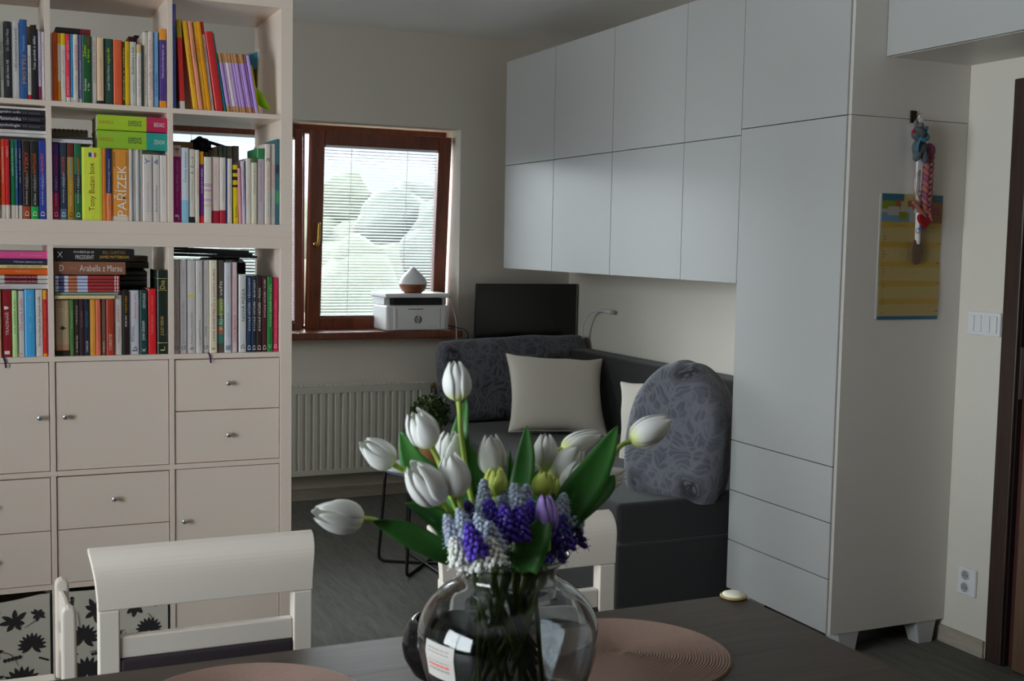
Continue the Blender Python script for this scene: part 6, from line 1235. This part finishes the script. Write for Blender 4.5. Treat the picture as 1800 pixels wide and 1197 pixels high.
# ------------------------------------------------------------------ flowers
def grad_mat(name, base, tip, lo, hi, rough=.5, trans=0, streak=.0):
    m = bpy.data.materials.new(name); m.use_nodes = True; nt = m.node_tree; p = nt.nodes['Principled BSDF']; L = nt.links.new
    tc = nt.nodes.new('ShaderNodeTexCoord'); sx_ = nt.nodes.new('ShaderNodeSeparateXYZ'); L(tc.outputs['Object'], sx_.inputs[0])
    mr = nt.nodes.new('ShaderNodeMapRange'); mr.inputs['From Min'].default_value = lo; mr.inputs['From Max'].default_value = hi; L(sx_.outputs['Z'], mr.inputs['Value'])
    r = nt.nodes.new('ShaderNodeMix'); r.data_type = 'RGBA'; r.inputs['A'].default_value = alb(base, 1.7); r.inputs['B'].default_value = alb(tip, 1.9); L(mr.outputs[0], r.inputs['Factor'])
    L(r.outputs['Result'], p.inputs['Base Color']); p.inputs['Roughness'].default_value = rough
    tl = nt.nodes.new('ShaderNodeBsdfTranslucent'); L(r.outputs['Result'], tl.inputs[0]); ms = nt.nodes.new('ShaderNodeMixShader'); ms.inputs[0].default_value = .16
    L(p.outputs[0], ms.inputs[1]); L(tl.outputs[0], ms.inputs[2]); L(ms.outputs[0], nt.nodes['Material Output'].inputs['Surface'])
    p.inputs['Subsurface Weight'].default_value = 0; p.inputs['Subsurface Radius'].default_value = (.006,.006,.005); p.inputs['Subsurface Scale'].default_value = 1
    n = nt.nodes.new('ShaderNodeTexNoise'); n.inputs['Scale'].default_value = 60; mp = nt.nodes.new('ShaderNodeMapping'); mp.inputs['Scale'].default_value = (6,6,.5); L(tc.outputs['Object'], mp.inputs[0]); L(mp.outputs[0], n.inputs['Vector'])
    b = nt.nodes.new('ShaderNodeBump'); b.inputs['Strength'].default_value = .35; b.inputs['Distance'].default_value = .001; L(n.outputs['Fac'], b.inputs['Height']); L(b.outputs[0], p.inputs['Normal'])
    return m
PETW = grad_mat('white_tulip_petal', (196,202,120), (190,190,188), .0, .017)
PETY = grad_mat('greenish_tulip_petal', (140,158,50), (196,200,110), .0, .05)
PETL = grad_mat('lilac_tulip_petal', (90,70,150), (158,132,196), .0, .05)
STEMG = M('tulip_stem', (140,160,72), .5, k=1.6, noise_amt=.1, noise_scale=40)
LEAFG = M('tulip_leaf', (44,92,36), .38, k=1.35, noise_amt=.22, noise_scale=9, bump=.2, bump_scale=120, stretch=(8,8,1))
def petal_mesh(L, R, phi, hw, twist=0, inner=False, openn=.0, seed=0):
    bm = nb(); nv, nu = 12, 8; G_ = []
    for j in range(nv+1):
        v = j/nv
        fr_ = [.22,.66,.88,.97,1.0,.99,.94,.86,.75,.60,.42]; q_ = v*10; i0 = min(9, int(q_)); r = R*(fr_[i0]+(fr_[i0+1]-fr_[i0])*(q_-i0))
        r = r*(1+openn*max(0, v-.4))
        if inner: r *= .88
        wv = hw*(.55+.45*math.sin(PI*min(1, v*1.1+.05)))
        if v > .86: wv *= math.sqrt(max(.10, 1-((v-.86)/.146)**3))
        z = L*v*(1.0 if not inner else .965)
        row = []
        for i in range(nu+1):
            u = 2*i/nu-1; a = phi+u*wv+twist*v
            rr = r*(1+.035*(1-u*u)+.02*noise.noise(Vector((u*2+seed, v*3, phi))))-.0006*abs(u)
            zz = z-.03*L*u*u*max(0, (v-.5)*2)+.012*L*math.sin(7*u+seed*2)*max(0, v-.75)*4
            row.append(bm.verts.new((rr*math.cos(a), rr*math.sin(a), zz)))
        G_.append(row)
    for j in range(nv):
        for i in range(nu): bm.faces.new((G_[j][i], G_[j][i+1], G_[j+1][i+1], G_[j+1][i]))
    return bm
def frame(base, tip):
    z = (Vector(tip)-Vector(base)).normalized(); x = z.cross(Vector((.1,1,.05))).normalized(); y = z.cross(x)
    return Matrix((x, y, z)).transposed().to_euler()
NECK = Vector((VX, VY, VZ+.25))
def tulip(k, label, base, tip, width, via=(), mat=None, neck=None, bottom=None, group='tulips in the vase', openn=0, petals=6):
    base, tip = Vector(base), Vector(tip); L = (tip-base).length; R = width/2
    t = thing('tulip', label, 'flower', tuple(base), 0, group)
    rot = frame(base, tip); mat = mat or PETW; rnd = random.Random(k*7+1)
    for q in range(petals):
        inner = q % 2 == 0; ph = q*2*PI/petals+k*1.3
        me = petal_mesh(L*(1-.04*rnd.random()), R, ph, .80 if not inner else .74, .12, inner, openn, k*3+q)
        o = obj('petal', me, mat, None, smooth=True); o.parent = t; o.matrix_parent_inverse = basis(t).inverted(); o.location = base; o.rotation_euler = rot
        md = o.modifiers.new('thickness', 'SOLIDIFY'); md.thickness = .0007; md.offset = 0
    a = k*2.39; nk = Vector(neck) if neck else NECK+Vector((.034*math.cos(a), .034*math.sin(a), 0))
    bt = Vector(bottom) if bottom else Vector((VX+.055*math.cos(a+2.6), VY+.055*math.sin(a+2.6), VZ+.05+.02*rnd.random()))
    d = (tip-base).normalized()
    P = [base+d*.004, base-d*.02]+[Vector(v) for v in via]+[nk+Vector((0,0,.02)), nk-Vector((0,0,.02)), bt]
    bm = nb(); tube(bm, curve_pts(P, 6), .0040, 8, .0036); obj('stem', bm, STEMG, t, smooth=True)
    return t
def leaf(parent, pts, width, roll=0, fold=.25, mat=None):
    P = curve_pts(pts, 7); n = len(P)-1; bm = nb(); rows = []
    for k, p in enumerate(P):
        tt = k/n; d = (P[min(k+1,n)]-P[max(k-1,0)]).normalized()
        view = Vector((.38,.92,-.05)); s = d.cross(view).normalized(); nrm = s.cross(d).normalized()
        s2 = s*math.cos(roll)+nrm*math.sin(roll); n2 = nrm*math.cos(roll)-s*math.sin(roll)
        w_ = width/2*max(.03, math.sin(PI*min(1, (.12+.88*tt))**.85)**.75) if tt < .999 else .0004
        rows.append([bm.verts.new(p+s2*w_*u+n2*w_*fold*(abs(u)**1.5-.5)*-1) for u in (-1,-.6,-.2,.2,.6,1)])
    for a, b in zip(rows[:-1], rows[1:]):
        for k in range(5): bm.faces.new((a[k], a[k+1], b[k+1], b[k]))
    o = obj('leaf', bm, mat or LEAFG, parent, smooth=True)
    md = o.modifiers.new('thickness', 'SOLIDIFY'); md.thickness = .0010; md.offset = 0
    return o
NK = lambda dx, dy=0: (VX+dx, VY+dy, VZ+.25)
t1 = tulip(1, 'tallest white tulip standing upright at the top of the bunch', (0.5992, 1.5000, 1.2380), (0.5924, 1.5000, 1.2935), .0400, [(0.6052, 1.5000, 1.1813), (0.6220, 1.5000, 1.0960)], neck=NK(-.02))
t2 = tulip(2, 'white tulip tilted left, just below and left of the tallest one', (0.5524, 1.4800, 1.1803), (0.5230, 1.4700, 1.2296), .0435, [(0.5694, 1.4800, 1.1434), (0.6012, 1.4900, 1.0756)], neck=NK(-.035))
t3 = tulip(3, 'small white tulip second from the far left, leaning left', (0.5052, 1.5000, 1.1555), (0.4587, 1.4900, 1.1884), .0385, [(0.5290, 1.5000, 1.1422), (0.5753, 1.5000, 1.0915)], neck=NK(-.045))
t4 = tulip(4, 'broad white tulip facing forward at left with yellow base', (0.5483, 1.4300, 1.1161), (0.4987, 1.4100, 1.1698), .0500, [(0.5770, 1.4500, 1.0748)], neck=NK(-.03,-.02))
t5 = tulip(5, 'upright white egg-shaped tulip in front of the leaf below the tallest one', (0.5692, 1.4200, 1.1219), (0.5547, 1.4200, 1.1811), .0425, [(0.5827, 1.4400, 1.0844)], neck=NK(-.02,-.03))
t6 = tulip(6, 'white tulip at the far left hanging horizontally over the chair', (0.4434, 1.4400, 1.0979), (0.3752, 1.4200, 1.1151), .0440, [(0.4744, 1.4500, 1.0856), (0.5440, 1.4700, 1.0456)], neck=NK(-.05))
t7 = tulip(7, 'half hidden ruffled white tulip behind the two front left ones', (0.5954, 1.5300, 1.1389), (0.6015, 1.5300, 1.1905), .0370, [(0.5955, 1.5200, 1.1019)], neck=NK(-.02,.02), openn=.5)
t8 = tulip(8, 'upright white tulip in the middle above a greenish bud', (0.6622, 1.5200, 1.1234), (0.6557, 1.5200, 1.1844), .0410, [(0.6632, 1.5100, 1.0744)], neck=NK(0,.02))
t9 = tulip(9, 'upright white tulip just right of the narrow central leaf', (0.7490, 1.5300, 1.1260), (0.7487, 1.5300, 1.1807), .0380, [(0.7380, 1.5200, 1.0748)], neck=NK(.02,.02))
t10 = tulip(10, 'white tulip lying sideways at upper right behind its neighbours', (0.8016, 1.5800, 1.1450), (0.8723, 1.5900, 1.1644), .0330, [(0.7751, 1.5600, 1.1154), (0.7384, 1.5300, 1.0642)], neck=NK(.03,.03))
t11 = tulip(11, 'white tulip leaning right below the sideways one', (0.7611, 1.5200, 1.1136), (0.7940, 1.5100, 1.1605), .0450, [(0.7423, 1.5100, 1.0766)], neck=NK(.03))
t12 = tulip(12, 'white tulip partly covered by the broad right leaf', (0.7650, 1.4900, 1.0925), (0.7877, 1.4900, 1.1426), .0400, [(0.7512, 1.4900, 1.0594)], neck=NK(.04))
t13 = tulip(13, 'white tulip farthest right on a long bare stem', (0.8566, 1.4700, 1.1721), (0.9188, 1.4600, 1.2033), .0430, [(0.8127, 1.4700, 1.1281), (0.7679, 1.4800, 1.0686)], neck=NK(.05,-.01))
t14 = tulip(14, 'white tulip drooping behind the broad right leaf', (0.8393, 1.5600, 1.0920), (0.9073, 1.5700, 1.1033), .0360, [(0.8092, 1.5500, 1.0804), (0.7669, 1.5300, 1.0364)], neck=NK(.045,.02))
t15 = tulip(15, 'greenish tulip bud under the central white tulip', (0.6452, 1.4700, 1.1069), (0.6444, 1.4700, 1.1484), .0350, [(0.6535, 1.4800, 1.0777)], mat=PETY, neck=NK(0,-.02), group='greenish tulip buds')
t16 = tulip(16, 'greenish tulip bud between the upright leaf and right tulips', (0.7152, 1.4700, 1.0986), (0.7197, 1.4700, 1.1373), .0340, [(0.7144, 1.4800, 1.0729)], mat=PETY, neck=NK(.02,-.01), group='greenish tulip buds')
t17 = tulip(17, 'yellow-green tulip bud peeping below the broad left tulip', (0.5664, 1.4700, 1.0891), (0.5248, 1.4600, 1.1208), .0300, [(0.5890, 1.4800, 1.0629)], mat=PETY, neck=NK(-.04), group='greenish tulip buds')
t18 = tulip(18, 'yellow-green tulip bud at right of the centre', (0.7518, 1.5000, 1.0864), (0.7529, 1.5000, 1.1196), .0260, [(0.7468, 1.5000, 1.0659)], mat=PETY, neck=NK(.03,.01), group='greenish tulip buds')
t19 = tulip(19, 'lilac tulip bud standing above the purple grape hyacinths', (0.6957, 1.4100, 1.0639), (0.6902, 1.4100, 1.1191), .0330, [(0.7011, 1.4200, 1.0397)], mat=PETL, neck=NK(.03,-.035), group='lilac tulip bud')
leaf(t2, [(0.5963, 1.5200, 1.0530), (0.5804, 1.5300, 1.1090), (0.5497, 1.5400, 1.1456), (0.5316, 1.5500, 1.1916)], .047, .1)
leaf(t1, [(0.6219, 1.5300, 1.0486), (0.6223, 1.5400, 1.1124), (0.6178, 1.5400, 1.1783), (0.6314, 1.5500, 1.2336)], .036, .2)
leaf(t7, [(0.6479, 1.5500, 1.0418), (0.6497, 1.5500, 1.0919), (0.6478, 1.5600, 1.1318), (0.6419, 1.5600, 1.1656)], .034, -.2)
leaf(t8, [(0.6842, 1.5000, 1.0420), (0.6955, 1.5000, 1.0988), (0.7032, 1.5000, 1.1557), (0.7041, 1.5000, 1.1982)], .034, .15)
leaf(t8, [(0.6972, 1.5400, 1.0652), (0.6982, 1.5400, 1.1072), (0.6971, 1.5400, 1.1575)], .012, 0)
leaf(t13, [(0.7407, 1.4600, 1.0589), (0.7616, 1.4550, 1.0967), (0.7977, 1.4600, 1.1408), (0.8351, 1.4700, 1.1965)], .054, .1)
leaf(t14, [(0.7611, 1.5000, 1.0438), (0.8075, 1.5100, 1.0759), (0.8458, 1.5200, 1.0968), (0.8599, 1.5200, 1.1131)], .035, .2)
leaf(t6, [(0.5737, 1.4400, 1.0308), (0.5251, 1.4300, 1.0632), (0.4880, 1.4300, 1.0830), (0.4580, 1.4400, 1.0937)], .034, .1)
leaf(t4, [(0.5775, 1.4500, 1.0396), (0.5550, 1.4400, 1.0827), (0.5323, 1.4400, 1.1014), (0.5020, 1.4400, 1.1144)], .030, .3)
leaf(t5, [(0.6231, 1.5000, 1.0311), (0.6122, 1.5000, 1.0604), (0.5881, 1.5000, 1.0785), (0.5732, 1.5100, 1.0879)], .034, .3)
leaf(t19, [(0.6614, 1.4000, 1.0172), (0.6619, 1.3950, 1.0417), (0.6764, 1.3950, 1.0714), (0.6902, 1.4000, 1.0932)], .043, .15, .35)
leaf(t16, [(0.7059, 1.4800, 1.0531), (0.7256, 1.4800, 1.0884), (0.7339, 1.4800, 1.1206)], .030, .3)
leaf(t15, [(0.6485, 1.5200, 1.0486), (0.6485, 1.5300, 1.0878), (0.6531, 1.5300, 1.1287)], .028, .1)
leaf(t9, [(0.7415, 1.5500, 1.0596), (0.7474, 1.5600, 1.0914), (0.7514, 1.5600, 1.1203)], .026, 0)

# grape hyacinths
MUS = {'purple': M('purple_floret', (70,48,150), .6, k=1.5, noise_amt=.35, noise_scale=90), 'blue': M('grey_blue_floret', (148,156,172), .7, k=1.6, noise_amt=.15, noise_scale=90), 'white': M('white_floret', (176,176,172), .7, k=1.8, noise_amt=.1, noise_scale=90), 'violet': M('dark_violet_floret', (48,34,104), .6, k=1.4, noise_amt=.3, noise_scale=90)}
SGREEN = M('grey_green_stem', (104,128,100), .6, k=1.4)
def muscari(k, colour, base, tip, rad, label, n=46):
    base, tip = Vector(base), Vector(tip); d = tip-base; L = d.length; d.normalize()
    t = thing('grape_hyacinth', label, 'flower', tuple(base), 0, {'purple':'purple','blue':'pale blue','white':'white','violet':'dark violet'}[colour]+' grape hyacinths in the vase')
    x = d.cross(Vector((0,1,.1))).normalized(); y = d.cross(x); rnd = random.Random(k); bm = nb()
    for q in range(n):
        f = (q+.5)/n; a = q*2.4; rr = rad*(1-.75*f**1.6)*(.85+.2*rnd.random()); c0 = base+d*L*f+(x*math.cos(a)+y*math.sin(a))*rr
        s = .0046*(1-.45*f)*(.85+.3*rnd.random())
        b = bmesh.new(); bmesh.ops.create_icosphere(b, subdivisions=1, radius=s); o_ = (x*math.cos(a)+y*math.sin(a))*.6-d*.35
        vm = {}
        for v in b.verts:
            e = v.co.copy(); e += o_*(e.dot(o_))*.9; vm[v] = bm.verts.new(c0+e)
        for fc in b.faces: bm.faces.new([vm[v] for v in fc.verts])
        b.free()
        for w3 in range(3):      # small ragged lips around each floret
            aa = a+w3*2.1; q0 = c0+o_*s*1.5; e1 = (x*math.cos(aa)+d*math.sin(aa))*s*.9
            bm.faces.new([bm.verts.new(q0+p_) for p_ in (e1*.2, e1+o_*s*.8+y*s*.25, e1+o_*s*.5-y*s*.3)])
    o = obj('florets', bm, MUS[colour], t, smooth=True); o['kind'] = 'stuff'
    a = k*2.1; bm = nb(); tube(bm, curve_pts([tip-d*.004, base, NECK+Vector((.045*math.cos(a), .045*math.sin(a), .012)), NECK+Vector((.038*math.cos(a), .038*math.sin(a), -.03)), Vector((VX+.05*math.cos(a+1), VY+.05*math.sin(a+1), VZ+.10+.012*(k%5)))], 5), .0016, 6); obj('stem', bm, SGREEN, t, smooth=True)
    return t
ML = [
('blue', 0.0085, 'pale blue grape hyacinth rising left of centre, in front of the greenish bud', (0.6198, 1.45, 1.0948), (0.6174, 1.45, 1.1357)),
('blue', 0.0105, 'pale blue grape hyacinth in the centre, left one of the top pair', (0.6644, 1.43, 1.0918), (0.6534, 1.43, 1.1317)),
('blue', 0.0105, 'pale blue grape hyacinth in the centre, right one of the top pair', (0.6751, 1.44, 1.0848), (0.6777, 1.44, 1.1266)),
('blue', 0.009, 'pale blue grape hyacinth behind the central purple cluster', (0.6549, 1.46, 1.086), (0.6508, 1.46, 1.1213)),
('purple', 0.0135, 'purple grape hyacinth left one of the central cluster', (0.6208, 1.42, 1.0703), (0.6117, 1.42, 1.115)),
('purple', 0.0145, 'purple grape hyacinth second from left in the central cluster', (0.6321, 1.4, 1.0625), (0.6262, 1.4, 1.1105)),
('purple', 0.0135, 'purple grape hyacinth right one of the central cluster', (0.6487, 1.4, 1.0625), (0.6461, 1.4, 1.1074)),
('purple', 0.011, 'purple grape hyacinth beside the lilac bud', (0.6686, 1.42, 1.074), (0.6738, 1.42, 1.1089)),
('purple', 0.013, 'purple grape hyacinth in front of the white ones', (0.5772, 1.37, 1.0559), (0.5623, 1.37, 1.0981)),
('violet', 0.009, 'dark violet grape hyacinth tucked behind the left cluster', (0.6099, 1.47, 1.0833), (0.5994, 1.47, 1.1023)),
('violet', 0.01, 'dark violet grape hyacinth at the far left of the rim', (0.5697, 1.46, 1.0535), (0.5627, 1.46, 1.0776)),
('blue', 0.0095, 'pale blue grape hyacinth at the left edge of the bunch', (0.5653, 1.42, 1.0635), (0.5519, 1.42, 1.0989)),
('blue', 0.0105, 'pale blue grape hyacinth above the purple front one, left side', (0.5789, 1.41, 1.0724), (0.5655, 1.41, 1.1084)),
('blue', 0.0115, 'pale blue grape hyacinth above the purple front one, right side', (0.6017, 1.4, 1.0613), (0.5872, 1.4, 1.1028)),
('blue', 0.011, 'pale blue grape hyacinth between front purple and central purple', (0.607, 1.38, 1.0582), (0.595, 1.38, 1.0946)),
('white', 0.0135, 'white grape hyacinth at the left over the rim', (0.5613, 1.385, 1.0461), (0.5482, 1.385, 1.0772)),
('white', 0.013, 'white grape hyacinth lowest over the front rim', (0.5835, 1.375, 1.0391), (0.5727, 1.375, 1.0663)),
('white', 0.0145, 'white grape hyacinth right of the purple front one', (0.5997, 1.37, 1.0426), (0.5943, 1.37, 1.0768)),
('white', 0.0125, 'white grape hyacinth second from left over the rim', (0.5746, 1.39, 1.0383), (0.563, 1.39, 1.0635)),
('purple', 0.015, 'purple grape hyacinth under the right tulip leaf, left one', (0.7358, 1.44, 1.0315), (0.7293, 1.44, 1.0805)),
('violet', 0.014, 'dark violet grape hyacinth at the right edge of the bunch', (0.7641, 1.46, 1.0281), (0.7593, 1.46, 1.0737)),
('violet', 0.014, 'dark violet grape hyacinth low at the right rim', (0.7202, 1.44, 1.0168), (0.722, 1.44, 1.0529)),
('purple', 0.011, 'purple grape hyacinth behind the glossy front leaf', (0.6825, 1.43, 1.0429), (0.6907, 1.43, 1.0659)),
('blue', 0.0095, 'pale blue grape hyacinth right of the lilac bud', (0.7353, 1.45, 1.0778), (0.7408, 1.45, 1.1074)),
('blue', 0.0105, 'pale blue grape hyacinth at the far right below the long stem', (0.7615, 1.46, 1.0571), (0.777, 1.46, 1.0912))]
for k, (c_, rd_, lab, p0, p1) in enumerate(ML): muscari(k, c_, p0, p1, rd_, lab)
# grey-green eucalyptus-like sprig over the front rim
sg = thing('leaf_sprig', 'grey-green leafy sprig over the front rim of the vase', 'leaves', (0.6313, 1.4100, 1.0330))
SG = M('grey_green_leaf', (78,104,88), .6, k=1.4)
for pts in ([(0.6202, 1.4100, 1.0472), (0.6227, 1.4000, 1.0364), (0.6346, 1.4000, 1.0206)], [(0.6270, 1.4100, 1.0412), (0.6167, 1.4050, 1.0318), (0.6102, 1.4050, 1.0263)], [(0.6394, 1.4100, 1.0439), (0.6480, 1.4100, 1.0314), (0.6540, 1.4100, 1.0254)], [(0.6168, 1.4100, 1.0522), (0.6288, 1.4050, 1.0477), (0.6414, 1.4050, 1.0419)]):
    leaf(sg, pts, .012, .3, .2, SG)
